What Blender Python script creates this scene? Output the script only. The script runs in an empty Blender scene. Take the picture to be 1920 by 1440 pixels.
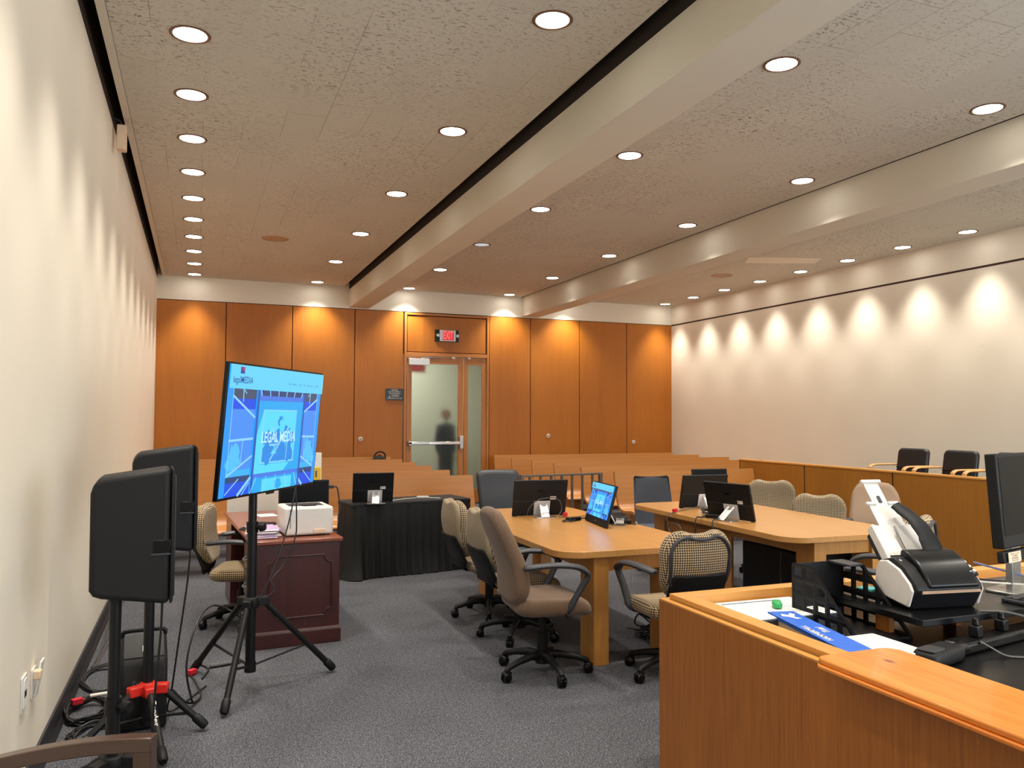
import bpy, bmesh, math, random
from mathutils import Vector, Matrix

random.seed(7)
S = bpy.context.scene
C = S.collection
PI = math.pi
R = math.radians

# ------------------------------------------------------------------ camera
cam_d = bpy.data.cameras.new('camera')
cam = bpy.data.objects.new('camera', cam_d)
C.objects.link(cam)
cam_d.sensor_width = 36.0
cam_d.lens = 1511.1 / 1920 * 36
cam_d.clip_start = 0.05
yaw, pitch, roll = R(21.313), R(2.3564), R(0.2302)
fwd = Vector((math.sin(yaw) * math.cos(pitch), math.cos(yaw) * math.cos(pitch), math.sin(pitch)))
rgt = Vector((math.cos(yaw), -math.sin(yaw), 0))
upv = rgt.cross(fwd)
r2 = rgt * math.cos(roll) + upv * math.sin(roll)
u2 = -rgt * math.sin(roll) + upv * math.cos(roll)
cam.matrix_world = Matrix(((r2.x, u2.x, -fwd.x, 0), (r2.y, u2.y, -fwd.y, 0), (r2.z, u2.z, -fwd.z, 1.66), (0, 0, 0, 1)))
S.camera = cam

# ------------------------------------------------------------------ world, daylight, exposure
W = bpy.data.worlds.new('world')
S.world = W
W.use_nodes = True
W.node_tree.nodes['Background'].inputs[0].default_value = (0.75, 0.85, 1.0, 1)
W.node_tree.nodes['Background'].inputs[1].default_value = 0.6
S.view_settings.view_transform = 'Standard'
S.view_settings.look = 'None'
S.view_settings.gamma = 1
S.view_settings.use_curve_mapping = False
S.view_settings.exposure = 0.18
S.cycles.max_bounces = 10
S.cycles.diffuse_bounces = 6
S.cycles.glossy_bounces = 4
S.cycles.transmission_bounces = 6
S.cycles.sample_clamp_indirect = 6.0
SPOT_W = 142.0
DAY_W = 320.0


def area_light(name, loc, rot, sx, sy, power, col):
    d = bpy.data.lights.new(name, 'AREA')
    d.shape = 'RECTANGLE'
    d.size, d.size_y = sx, sy
    d.energy = power
    d.color = col
    o = bpy.data.objects.new(name, d)
    C.objects.link(o)
    o.location, o.rotation_euler = loc, rot
    return o


# daylight coming through the tall windows of the wall behind the camera
area_light('window_daylight', (5.6, -2.35, 2.1), (R(100), 0, 0), 6.0, 2.6, DAY_W, (0.86, 0.93, 1.0))

# ------------------------------------------------------------------ materials
MATS = {}


def srgb(r, g, b):
    f = lambda c: (c / 255 / 12.92) if c / 255 <= 0.04045 else ((c / 255 + 0.055) / 1.055) ** 2.4
    return (f(r), f(g), f(b), 1)


class NT:
    def __init__(self, name):
        self.m = bpy.data.materials.new(name)
        self.m.use_nodes = True
        self.t = self.m.node_tree
        self.b = self.t.nodes['Principled BSDF']
        MATS[name] = self.m

    def n(self, typ, **kw):
        x = self.t.nodes.new(typ)
        for k, v in kw.items():
            if k in x.bl_rna.properties:
                setattr(x, k, v)
            else:
                x.inputs[k.replace('_', ' ')].default_value = v
        return x

    def l(self, a, ao, b, bi):
        self.t.links.new(a.outputs[ao], b.inputs[bi])

    def coords(self, scale=(1, 1, 1), out='Object', rot=(0, 0, 0)):
        tc = self.n('ShaderNodeTexCoord')
        mp = self.n('ShaderNodeMapping')
        mp.inputs['Scale'].default_value = scale
        mp.inputs['Rotation'].default_value = rot
        self.l(tc, out, mp, 'Vector')
        return mp

    def noise(self, vec, scale, detail=3, rough=0.5, dist=0.0):
        x = self.n('ShaderNodeTexNoise')
        x.inputs['Scale'].default_value = scale
        x.inputs['Detail'].default_value = detail
        x.inputs['Roughness'].default_value = rough
        x.inputs['Distortion'].default_value = dist
        self.l(vec, 0, x, 'Vector')
        return x

    def ramp(self, src, so, stops):
        x = self.n('ShaderNodeValToRGB')
        e = x.color_ramp.elements
        while len(e) < len(stops):
            e.new(0.5)
        for i, (p, c) in enumerate(stops):
            e[i].position = p
            e[i].color = c
        self.l(src, so, x, 'Fac')
        return x

    def mix(self, a, ao, b, bo, fac=0.5, mode='MIX', facsrc=None):
        x = self.n('ShaderNodeMixRGB')
        x.blend_type = mode
        x.inputs[0].default_value = fac
        for s, o, i in ((a, ao, 1), (b, bo, 2)):
            if isinstance(s, tuple):
                x.inputs[i].default_value = s
            else:
                self.l(s, o, x, i)
        if facsrc:
            self.l(facsrc[0], facsrc[1], x, 0)
        return x

    def math(self, op, a, b=None):
        x = self.n('ShaderNodeMath')
        x.operation = op
        for i, s in enumerate((a, b)):
            if s is None:
                continue
            if isinstance(s, (int, float)):
                x.inputs[i].default_value = s
            else:
                self.l(s[0], s[1], x, i)
        return x

    def base(self, src, o=0):
        self.l(src, o, self.b, 'Base Color')

    def bump(self, src, so, strength=0.2, dist=0.01):
        x = self.n('ShaderNodeBump')
        x.inputs['Strength'].default_value = strength
        x.inputs['Distance'].default_value = dist
        self.l(src, so, x, 'Height')
        self.l(x, 0, self.b, 'Normal')

    def set(self, **kw):
        for k, v in kw.items():
            self.b.inputs[k.replace('_', ' ')].default_value = v
        return self


def plain(name, col, rough=0.5, metal=0.0, var=0.06, scale=30, bump=0.0, spec=0.5, coat=0.0):
    m = NT(name)
    mp = m.coords()
    nz = m.noise(mp, scale, 3)
    lo = tuple(c * (1 - var) for c in col[:3]) + (1,)
    hi = tuple(min(1, c * (1 + var)) for c in col[:3]) + (1,)
    rp = m.ramp(nz, 0, [(0.3, lo), (0.7, hi)])
    m.base(rp)
    m.set(Roughness=rough, Metallic=metal)
    m.b.inputs['Specular IOR Level'].default_value = spec
    m.b.inputs['Coat Weight'].default_value = coat
    if bump:
        m.bump(nz, 0, bump, 0.002)
    return m.m


def wood(name, dark, mid, light, axis='z', fine=55, broad=3.0, rough=0.4, coat=0.0, contrast=0.5):
    m = NT(name)
    st = {'x': (0.035, 1, 1), 'y': (1, 0.035, 1), 'z': (1, 1, 0.035)}[axis]
    mp = m.coords(st)
    f1 = m.noise(mp, fine, 4, 0.65, 0.3)
    f2 = m.noise(mp, broad, 3, 0.5, 0.6)
    r1 = m.ramp(f1, 0, [(0.28, dark), (0.5, mid), (0.74, light)])
    r2 = m.ramp(f2, 0, [(0.3, mid), (0.7, light)])
    mx = m.mix(r1, 0, r2, 0, 1 - contrast)
    m.base(mx)
    m.set(Roughness=rough)
    m.b.inputs['Coat Weight'].default_value = coat
    m.b.inputs['Coat Roughness'].default_value = 0.25
    m.bump(f1, 0, 0.06, 0.001)
    return m.m


def emit(name, col, strength):
    m = NT(name)
    m.set(Base_Color=(0.02, 0.02, 0.02, 1), Emission_Color=col, Emission_Strength=strength, Roughness=0.4)
    return m.m


def checker_fabric(name, ca, cb, size, rot=45, rough=0.9):
    m = NT(name)
    tc = m.n('ShaderNodeTexCoord')
    sp = m.n('ShaderNodeSeparateXYZ')
    m.l(tc, 'Object', sp, 0)
    sn = m.n('ShaderNodeSeparateXYZ')
    m.l(tc, 'Normal', sn, 0)
    ab = [m.math('ABSOLUTE', (sn, i)) for i in range(3)]
    outs = []
    for i, j in ((1, 2), (0, 2), (0, 1)):
        cb_ = m.n('ShaderNodeCombineXYZ')
        m.l(sp, i, cb_, 0)
        m.l(sp, j, cb_, 1)
        cb_.inputs[2].default_value = 0.31
        mp = m.n('ShaderNodeMapping')
        mp.inputs['Rotation'].default_value = (0, 0, R(rot))
        m.l(cb_, 0, mp, 0)
        ck = m.n('ShaderNodeTexChecker')
        ck.inputs['Scale'].default_value = 1 / size
        ck.inputs[1].default_value = ca
        ck.inputs[2].default_value = cb
        m.l(mp, 0, ck, 0)
        outs.append(ck)
    xm = m.math('GREATER_THAN', (ab[0], 0), (m.math('MAXIMUM', (ab[1], 0), (ab[2], 0)), 0))
    zm = m.math('GREATER_THAN', (ab[2], 0), (m.math('MAXIMUM', (ab[0], 0), (ab[1], 0)), 0))
    a = m.mix(outs[1], 0, outs[0], 0, facsrc=(xm, 0))
    b = m.mix(a, 0, outs[2], 0, facsrc=(zm, 0))
    nz = m.noise(m.coords(), 220, 2)
    rp = m.ramp(nz, 0, [(0.3, (0.72, 0.72, 0.72, 1)), (0.7, (1, 1, 1, 1))])
    c = m.mix(b, 0, rp, 0, 1.0, 'MULTIPLY')
    m.base(c)
    m.set(Roughness=rough)
    m.b.inputs['Sheen Weight'].default_value = 0.15
    m.bump(nz, 0, 0.25, 0.002)
    return m.m


def mat_ceiling():
    m = NT('ceiling_tile')
    base = srgb(206, 203, 191)
    mp = m.coords((1, 1, 1))
    # tile joints
    bt = m.n('ShaderNodeTexBrick')
    bt.offset = 0.5
    bt.inputs['Color1'].default_value = (0.0, 0, 0, 1)
    bt.inputs['Color2'].default_value = (1.0, 1, 1, 1)
    bt.inputs['Mortar'].default_value = (0.5, 0.5, 0.5, 1)
    bt.inputs['Scale'].default_value = 1.0
    bt.inputs['Mortar Size'].default_value = 0.0022
    bt.inputs['Mortar Smooth'].default_value = 0.1
    bt.inputs['Bias'].default_value = 0.0
    bt.inputs['Brick Width'].default_value = 0.61
    bt.inputs['Row Height'].default_value = 0.305
    rot = m.n('ShaderNodeMapping')
    rot.inputs['Rotation'].default_value = (0, 0, R(90))
    m.l(mp, 0, rot, 0)
    m.l(rot, 0, bt, 'Vector')
    # fissures, running across the room, denser in patches
    fm = m.coords((0.42, 1.0, 1.0))
    f = m.noise(fm, 62, 2, 0.6, 0.9)
    fr = m.ramp(f, 0, [(0.575, (0, 0, 0, 1)), (0.62, (0.95, 0.95, 0.95, 1))])
    pm = m.noise(mp, 0.9, 2, 0.6)
    pr = m.ramp(pm, 0, [(0.40, (0, 0, 0, 1)), (0.62, (1, 1, 1, 1))])
    tv = m.mix(pr, 0, bt, 'Color', 0.45, 'MIX')
    fis = m.mix(fr, 0, tv, 0, 1.0, 'MULTIPLY')
    pits = m.noise(mp, 120, 2, 0.6)
    pt = m.ramp(pits, 0, [(0.66, (0, 0, 0, 1)), (0.70, (0.7, 0.7, 0.7, 1))])
    allf = m.mix(fis, 0, pt, 0, 0.6, 'ADD')
    tint = m.ramp(bt, 'Color', [(0.0, tuple(c * 0.96 for c in base[:3]) + (1,)), (1.0, tuple(c * 1.03 for c in base[:3]) + (1,))])
    dk = srgb(116, 106, 90)
    c1 = m.mix(tint, 0, dk, 0, facsrc=(allf, 0))
    jm = m.noise(mp, 1.3, 1)
    jr = m.ramp(jm, 0, [(0.46, (0, 0, 0, 1)), (0.62, (0.75, 0.75, 0.75, 1))])
    jf = m.math('MULTIPLY', (bt, 'Fac'), (jr, 0))
    c2 = m.mix(c1, 0, srgb(130, 114, 92), 0, facsrc=(jf, 0))
    m.base(c2)
    m.set(Roughness=0.95)
    m.bump(allf, 0, -0.35, 0.004)
    return m.m


def mat_carpet():
    m = NT('carpet')
    mp = m.coords()
    a = m.noise(mp, 135, 2, 0.75)
    b = m.noise(mp, 40, 3, 0.6)
    c = m.noise(mp, 1.4, 3, 0.6)
    ra = m.ramp(a, 0, [(0.36, srgb(51, 52, 56)), (0.5, srgb(84, 85, 90)), (0.66, srgb(136, 137, 143))])
    rb = m.ramp(b, 0, [(0.35, (0.72, 0.72, 0.73, 1)), (0.65, (1.05, 1.05, 1.06, 1))])
    rc = m.ramp(c, 0, [(0.35, (0.9, 0.9, 0.9, 1)), (0.65, (1.04, 1.04, 1.04, 1))])
    x = m.mix(ra, 0, rb, 0, 1, 'MULTIPLY')
    y = m.mix(x, 0, rc, 0, 1, 'MULTIPLY')
    m.base(y)
    m.set(Roughness=1.0)
    m.b.inputs['Specular IOR Level'].default_value = 0.1
    m.bump(a, 0, 0.6, 0.006)
    return m.m


def mat_plaster(name, col):
    m = NT(name)
    mp = m.coords()
    a = m.noise(mp, 1.1, 4, 0.6)
    b = m.noise(mp, 140, 2)
    ra = m.ramp(a, 0, [(0.3, tuple(c * 0.965 for c in col[:3]) + (1,)), (0.7, col)])
    # scuffs
    s = m.noise(m.coords((1, 1, 0.35)), 7.5, 3, 0.7, 1.0)
    rs = m.ramp(s, 0, [(0.73, (1, 1, 1, 1)), (0.80, (0.90, 0.89, 0.87, 1))])
    mx = m.mix(ra, 0, rs, 0, 1, 'MULTIPLY')
    m.base(mx)
    m.set(Roughness=0.75)
    m.b.inputs['Specular IOR Level'].default_value = 0.3
    m.bump(b, 0, 0.08, 0.002)
    return m.m


def mat_pine():
    m = NT('pine')
    mp = m.coords((1.0, 0.06, 1.0))
    f1 = m.noise(mp, 46, 4, 0.6, 0.35)
    f2 = m.noise(mp, 9, 3, 0.5, 0.9)
    r1 = m.ramp(f1, 0, [(0.3, srgb(184, 98, 30)), (0.5, srgb(220, 132, 50)), (0.72, srgb(238, 156, 70))])
    r2 = m.ramp(f2, 0, [(0.3, srgb(202, 112, 36)), (0.55, srgb(228, 142, 58)), (0.75, srgb(240, 160, 76))])
    mx = m.mix(r1, 0, r2, 0, 0.5)
    # one knot
    tc = m.n('ShaderNodeTexCoord')
    mk = m.n('ShaderNodeMapping')
    mk.inputs['Location'].default_value = (-1.8, -4.2, 0)
    mk.inputs['Scale'].default_value = (60, 32, 0.0)
    m.l(tc, 'Object', mk, 0)
    ln = m.n('ShaderNodeVectorMath')
    ln.operation = 'LENGTH'
    m.l(mk, 0, ln, 0)
    kr = m.ramp(ln, 'Value', [(0.0, (1, 1, 1, 1)), (0.35, (0.9, 0.9, 0.9, 1)), (1.0, (0, 0, 0, 1))])
    c = m.mix(mx, 0, srgb(112, 46, 14), 0, facsrc=(kr, 0))
    m.base(c)
    m.set(Roughness=0.32)
    m.b.inputs['Coat Weight'].default_value = 0.2
    return m.m


M_WALL = mat_plaster('wall_paint', srgb(238, 230, 213))
M_BEAM = mat_plaster('beam_paint', srgb(218, 213, 198))
M_CEIL = mat_ceiling()
M_CARPET = mat_carpet()
M_GAPSHADE = plain('painted_gap_shade', srgb(40, 32, 26), 0.9)  # shadow of the ceiling gaps, put in as a dark colour
M_PANEL = wood('panel_veneer', srgb(146, 80, 10), srgb(174, 101, 18), srgb(192, 118, 28), 'z', 60, 2.2, 0.5, 0.0, 0.4)
M_JOINT = plain('panel_joint', srgb(58, 28, 14), 0.8)
M_TRIM = wood('door_trim_wood', srgb(150, 86, 28), srgb(184, 114, 46), srgb(200, 132, 60), 'z', 50, 3, 0.4)
M_TRIMX = wood('door_trim_wood_across', srgb(150, 86, 28), srgb(184, 114, 46), srgb(200, 132, 60), 'x', 50, 3, 0.4)
M_BENCH = wood('bench_plywood', srgb(152, 95, 40), srgb(172, 113, 52), srgb(188, 128, 65), 'x', 26, 2.2, 0.33, 0.15, 0.45)
M_BENCHLEG = wood('bench_leg_wood', srgb(140, 90, 38), srgb(168, 112, 52), srgb(184, 126, 62), 'z', 30, 2, 0.45)
M_TABLE = wood('table_oak', srgb(160, 110, 54), srgb(186, 134, 74), srgb(202, 152, 90), 'y', 40, 2.5, 0.3, 0.25, 0.5)
M_TABLEZ = wood('table_oak_upright', srgb(160, 106, 46), srgb(184, 128, 62), srgb(200, 146, 78), 'z', 40, 2.5, 0.4)
M_STATION = wood('station_veneer', srgb(118, 68, 18), srgb(154, 91, 29), srgb(174, 108, 40), 'z', 75, 3.5, 0.4, 0.1, 0.65)
M_STATIONY = wood('station_rail_wood', srgb(176, 116, 46), srgb(206, 144, 68), srgb(222, 162, 86), 'y', 45, 3, 0.36, 0.1)
M_STATIONX = wood('station_rail_wood_across', srgb(176, 116, 46), srgb(206, 144, 68), srgb(222, 162, 86), 'x', 45, 3, 0.36, 0.1)
M_JURY = wood('jury_veneer', srgb(122, 74, 16), srgb(146, 92, 26), srgb(160, 106, 36), 'z', 55, 2.0, 0.42, 0.05, 0.4)
M_PINE = mat_pine()
M_MAHOG = wood('mahogany', srgb(44, 16, 16), srgb(62, 24, 24), srgb(76, 32, 30), 'z', 45, 2, 0.32, 0.3)
M_MAHOGTOP = wood('mahogany_top', srgb(96, 46, 30), srgb(122, 62, 42), srgb(138, 74, 50), 'y', 40, 2, 0.28, 0.3)
M_BENTWOOD = wood('bentwood_oak', srgb(176, 120, 62), srgb(206, 152, 92), srgb(220, 170, 112), 'x', 40, 2, 0.35)
M_DARKWOOD = wood('dark_stained_wood', srgb(50, 34, 26), srgb(66, 46, 36), srgb(80, 58, 46), 'x', 40, 2, 0.3, 0.3)
M_BLACK = plain('black_plastic', srgb(17, 17, 19), 0.5, spec=0.3, bump=0.15, scale=200)
M_BLACKG = plain('glossy_black_plastic', srgb(10, 10, 12), 0.28, spec=0.3)
M_CHARBLK = plain('charcoal_plastic', srgb(52, 54, 60), 0.42, bump=0.1, scale=220)
M_SPEAKER = plain('speaker_plastic', srgb(22, 22, 24), 0.6, spec=0.3, bump=0.35, scale=320)
M_METALBLK = plain('black_metal', srgb(18, 18, 20), 0.42, 0.1, spec=0.35)
M_LEATHER = plain('dark_leather', srgb(33, 37, 45), 0.42, bump=0.3, scale=150)
M_LEATHERB = plain('black_leather', srgb(28, 29, 32), 0.36, bump=0.2, scale=150)
M_MESH = plain('grey_mesh_fabric', srgb(70, 76, 89), 0.7, bump=0.5, scale=500)
M_TAUPE = plain('taupe_fabric', srgb(150, 126, 104), 0.95, var=0.1, bump=0.4, scale=300)
M_WHITE = plain('white_plastic', srgb(222, 218, 212), 0.4, var=0.02)
M_WHITE2 = plain('white_board', srgb(240, 238, 232), 0.5, var=0.02)
M_PAPER = plain('paper', srgb(244, 243, 240), 0.8, var=0.02)
M_INK = plain('ink', srgb(90, 96, 104), 0.8)
M_SILVER = plain('silver_plastic', srgb(214, 214, 216), 0.35, 0.3, var=0.02)
M_STEEL = plain('brushed_steel', srgb(176, 174, 170), 0.3, 0.9)
M_CHROME = plain('chrome', srgb(225, 225, 225), 0.12, 1.0, var=0.02)
M_GATE = plain('grey_gate_metal', srgb(112, 104, 94), 0.4, 0.6)
M_RED = plain('red_plastic', srgb(214, 44, 32), 0.4)
M_VELCRO = plain('red_velcro', srgb(206, 30, 48), 0.8)
M_CABLE = plain('black_cable', srgb(24, 24, 26), 0.5)
M_CABLEG = plain('grey_cable', srgb(72, 70, 68), 0.5)
M_CABLEW = plain('white_cable', srgb(226, 222, 214), 0.5)
M_CABLEB = plain('blue_cable', srgb(120, 126, 170), 0.5)
M_CLOTH = plain('black_cloth', srgb(18, 18, 20), 0.85, var=0.1, scale=60, bump=0.2)
M_SKIRT = plain('black_skirt_cloth', srgb(17, 17, 19), 0.7, var=0.15, scale=60, bump=0.2)
M_BASEB = plain('black_baseboard', srgb(38, 38, 40), 0.45)
M_RING = plain('light_trim_ring', srgb(122, 88, 66), 0.5, 0.2)
M_BLUE = plain('blue_carton', srgb(46, 102, 204), 0.5)
M_BEIGE = plain('beige_carton', srgb(226, 200, 170), 0.7)
M_GREEN = plain('green_rubber', srgb(42, 160, 88), 0.5)
M_TEAL = plain('teal_paper', srgb(96, 196, 196), 0.7)
M_YELLOW = plain('yellow_label', srgb(232, 190, 30), 0.6)
M_PURPLE = plain('purple_paper', srgb(176, 150, 190), 0.7, var=0.2, scale=60)
M_GREYPAPER = plain('grey_print_paper', srgb(206, 204, 202), 0.8, var=0.12, scale=260)
M_SKIN = plain('skin', srgb(170, 124, 100), 0.6)
M_SUIT = plain('dark_suit', srgb(34, 42, 54), 0.9)
M_HAIR = plain('dark_hair', srgb(24, 20, 18), 0.7)
M_SCREENOFF = plain('dark_screen', srgb(6, 6, 7), 0.35, var=0.0, spec=0.12)
M_SILVERLBL = plain('white_label', srgb(230, 226, 218), 0.6)
M_CORR = mat_plaster('corridor_paint', srgb(206, 206, 190))
M_CHECK = checker_fabric('checker_fabric', srgb(206, 178, 136), srgb(40, 36, 35), 0.0105, 45)
M_CHECKF = checker_fabric('dense_checker_fabric', srgb(196, 174, 138), srgb(58, 50, 44), 0.0095, 45)
M_TWEED = checker_fabric('brown_tweed', srgb(136, 108, 82), srgb(86, 66, 54), 0.0065, 0)
M_BEIGEFAB = checker_fabric('beige_weave', srgb(178, 160, 130), srgb(140, 124, 98), 0.005, 0)
M_LAMP = emit('lamp_lens', (1.0, 0.95, 0.87, 1), 14.0)
M_LAMPOFF = emit('lamp_lens_dim', (0.9, 0.95, 1.0, 1), 0.5)
M_EXITRED = emit('exit_red_glow', srgb(206, 16, 34), 0.9)
M_EXITLET = emit('exit_letter_glow', srgb(255, 92, 88), 1.3)
M_LED = emit('corridor_lens', (1, 0.97, 0.9, 1), 3.0)


def mat_reflector():
    m = NT('lamp_reflector')
    m.set(Base_Color=(0.85, 0.88, 0.9, 1), Roughness=0.25, Metallic=0.6)
    return m.m


M_REFL = mat_reflector()


def mat_frost():
    m = NT('frosted_glass')
    m.set(Base_Color=(0.84, 0.88, 0.82, 1), Roughness=0.55, IOR=1.14)
    m.b.inputs['Transmission Weight'].default_value = 1.0
    return m.m


M_FROST = mat_frost()


def mat_grille(name, col, size):
    m = NT(name)
    mp = m.coords((1 / size, 1 / size, 1 / size))
    v = m.n('ShaderNodeTexVoronoi')
    v.inputs['Scale'].default_value = 1.0
    m.l(mp, 0, v, 'Vector')
    rp = m.ramp(v, 'Distance', [(0.25, tuple(c * 0.4 for c in col[:3]) + (1,)), (0.4, col)])
    m.base(rp)
    m.set(Roughness=0.6)
    return m.m


M_GRILLE = mat_grille('speaker_grille', srgb(44, 44, 46), 0.006)
M_CGRILLE = mat_grille('ceiling_grille', srgb(186, 156, 128), 0.012)

# ------------------------------------------------------------------ mesh helpers


class MB:
    def __init__(self):
        self.v, self.f, self.m = [], [], []
        self.mi = 0

    def add(self, vs, fs):
        n = len(self.v)
        self.v += [tuple(p) for p in vs]
        for f in fs:
            self.f.append([i + n for i in f])
            self.m.append(self.mi)
        return self

    def bx(self, x0, x1, y0, y1, z0, z1):
        vs = [(x, y, z) for z in (z0, z1) for y in (y0, y1) for x in (x0, x1)]
        return self.add(vs, [(0, 2, 3, 1), (4, 5, 7, 6), (0, 1, 5, 4), (2, 6, 7, 3), (0, 4, 6, 2), (1, 3, 7, 5)])

    def box(self, c, s, mat=None):
        h = [a / 2 for a in s]
        vs = [Vector((x, y, z)) for z in (-h[2], h[2]) for y in (-h[1], h[1]) for x in (-h[0], h[0])]
        vs = [((mat @ v) if mat else v) + Vector(c) for v in vs]
        return self.add(vs, [(0, 2, 3, 1), (4, 5, 7, 6), (0, 1, 5, 4), (2, 6, 7, 3), (0, 4, 6, 2), (1, 3, 7, 5)])

    def cyl(self, p0, p1, r0, r1=None, n=20):
        return self.tube([p0, p1], [r0, r0 if r1 is None else r1], n)

    def tube(self, path, r, n=8, ry=None, up=(0, 0, 1), closed=False):
        """sweep a round (or r x ry elliptical) section along a path"""
        P = [Vector(p) for p in path]
        k = len(P)
        rs = r if isinstance(r, (list, tuple)) else [r] * k
        ries = rs if ry is None else (ry if isinstance(ry, (list, tuple)) else [ry] * k)
        vs, prev = [], None
        for i in range(k):
            if closed:
                t = P[(i + 1) % k] - P[i - 1]
            else:
                t = P[min(i + 1, k - 1)] - P[max(i - 1, 0)]
            if t.length < 1e-9:
                t = Vector((0, 0, 1))
            t.normalize()
            if prev is None:
                u = Vector(up)
                if abs(u.dot(t)) > 0.98:
                    u = Vector((1, 0, 0))
                a = u.cross(t).normalized()
            else:
                a = prev - t * prev.dot(t)
                if a.length < 1e-6:
                    a = Vector(up).cross(t)
                a.normalize()
            prev = a
            b = t.cross(a)
            for j in range(n):
                w = 2 * PI * j / n
                vs.append(P[i] + a * (math.cos(w) * rs[i]) + b * (math.sin(w) * ries[i]))
        fs = []
        for i in range(k if closed else k - 1):
            for j in range(n):
                a0, a1 = i * n + j, i * n + (j + 1) % n
                i2 = (i + 1) % k
                fs.append((a0, a1, i2 * n + (j + 1) % n, i2 * n + j))
        if not closed:
            fs.append(tuple(range(n - 1, -1, -1)))
            fs.append(tuple((k - 1) * n + j for j in range(n)))
        return self.add(vs, fs)

    def prism(self, poly, axis, a0, a1):
        def pt(p, a):
            return {'x': (a, p[0], p[1]), 'y': (p[0], a, p[1]), 'z': (p[0], p[1], a)}[axis]
        n = len(poly)
        vs = [pt(p, a0) for p in poly] + [pt(p, a1) for p in poly]
        fs = [tuple(range(n)), tuple(range(2 * n - 1, n - 1, -1))]
        fs += [(i, (i + 1) % n, n + (i + 1) % n, n + i) for i in range(n)]
        return self.add(vs, fs)

    def lathe(self, prof, n=28, c=(0, 0, 0)):
        vs, fs = [], []
        k = len(prof)
        for (r, z) in prof:
            for j in range(n):
                w = 2 * PI * j / n
                vs.append((c[0] + r * math.cos(w), c[1] + r * math.sin(w), c[2] + z))
        for i in range(k - 1):
            for j in range(n):
                fs.append((i * n + j, i * n + (j + 1) % n, (i + 1) * n + (j + 1) % n, (i + 1) * n + j))
        return self.add(vs, fs)

    def strip(self, outer, inner):
        """ring of faces between two same-length loops"""
        n = len(outer)
        return self.add(outer + inner, [(i, (i + 1) % n, n + (i + 1) % n, n + i) for i in range(n)])

    def pillow(self, outline, thick, rnd=0.35, bulge=0.0, warp=None, edge=5):
        """padded slab: outline in (a, b), thickness along c (-t/2..t/2); warp maps (a, b, c) to xyz"""
        n = len(outline)
        cx = sum(p[0] for p in outline) / n
        cy = sum(p[1] for p in outline) / n
        ext = max(max(abs(p[0] - cx) for p in outline), max(abs(p[1] - cy) for p in outline))
        rr = thick * rnd
        rings = []
        for i in range(edge + 1):
            w = PI / 2 * i / edge
            rings.append((rr * (1 - math.cos(w)), thick / 2 - rr + rr * math.sin(w)))
        full = [(ins, -h) for ins, h in reversed(rings)]
        full += [(ins, h) for ins, h in rings]
        ins0 = rings[-1][0]
        inner = [0.75, 0.5, 0.25]
        vs, fs, loops = [], [], []

        def ring(scale_fn, c):
            s = len(vs)
            for p in outline:
                a, b = scale_fn(p)
                vs.append((a, b, c))
            loops.append(s)

        def shrink(d, k=1.0):
            q = k * (1 - d / ext)
            return lambda p: (cx + (p[0] - cx) * q, cy + (p[1] - cy) * q)
        for k in reversed(inner):
            ring(shrink(ins0, k), -thick / 2 - bulge * (1 - k * k))
        for ins, c in full:
            ring(shrink(ins), c)
        for k in inner:
            ring(shrink(ins0, k), thick / 2 + bulge * (1 - k * k))
        for a, b in zip(loops, loops[1:]):
            for j in range(n):
                fs.append((a + j, a + (j + 1) % n, b + (j + 1) % n, b + j))
        s = len(vs)
        vs.append((cx, cy, -thick / 2 - bulge))
        vs.append((cx, cy, thick / 2 + bulge))
        for j in range(n):
            fs.append((loops[0] + (j + 1) % n, loops[0] + j, s))
            fs.append((loops[-1] + j, loops[-1] + (j + 1) % n, s + 1))
        if warp:
            vs = [warp(*p) for p in vs]
        return self.add(vs, fs)

    def grid(self, fn, nu, nv):
        vs = [fn(i / nu, j / nv) for i in range(nu + 1) for j in range(nv + 1)]
        fs = [(i * (nv + 1) + j, (i + 1) * (nv + 1) + j, (i + 1) * (nv + 1) + j + 1, i * (nv + 1) + j + 1) for i in range(nu) for j in range(nv)]
        return self.add(vs, fs)

    def poly(self, pts):
        return self.add(pts, [tuple(range(len(pts)))])


def obj(name, mb, mats, parent=None, bevel=0.0, smooth=True, angle=38, seg=2, loc=None, rotz=None, recalc=True):
    me = bpy.data.meshes.new(name)
    me.from_pydata(mb.v, [], mb.f)
    ms = mats if isinstance(mats, (list, tuple)) else [mats]
    for m in ms:
        me.materials.append(m)
    if len(ms) > 1:
        for p, i in zip(me.polygons, mb.m):
            p.material_index = i
    if recalc:
        b = bmesh.new()
        b.from_mesh(me)
        bmesh.ops.recalc_face_normals(b, faces=b.faces)
        b.to_mesh(me)
        b.free()
    if smooth:
        me.polygons.foreach_set('use_smooth', [True] * len(me.polygons))
        me.set_sharp_from_angle(angle=R(angle))
    o = bpy.data.objects.new(name, me)
    C.objects.link(o)
    if parent:
        o.parent = parent
    if loc:
        o.location = loc
    if rotz is not None:
        o.rotation_euler = (0, 0, rotz)
    if bevel:
        bv = o.modifiers.new('bevel', 'BEVEL')
        bv.width, bv.segments = bevel, seg
        bv.limit_method = 'ANGLE'
        bv.angle_limit = R(40)
    return o


def tag(o, label, cat, group=None):
    o['label'] = label
    o['category'] = cat
    if group:
        o['group'] = group
    return o


def thing(name, label, cat, loc=(0, 0, 0), rotz=0.0, group=None):
    o = bpy.data.objects.new(name, None)
    C.objects.link(o)
    o.location = loc
    o.rotation_euler = (0, 0, rotz)
    o.empty_display_size = 0.1
    return tag(o, label, cat, group)


def struct(name, mb, m, **kw):
    o = obj(name, mb, m, **kw)
    if not kw.get('parent'):
        o['kind'] = 'structure'
    return o


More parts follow.
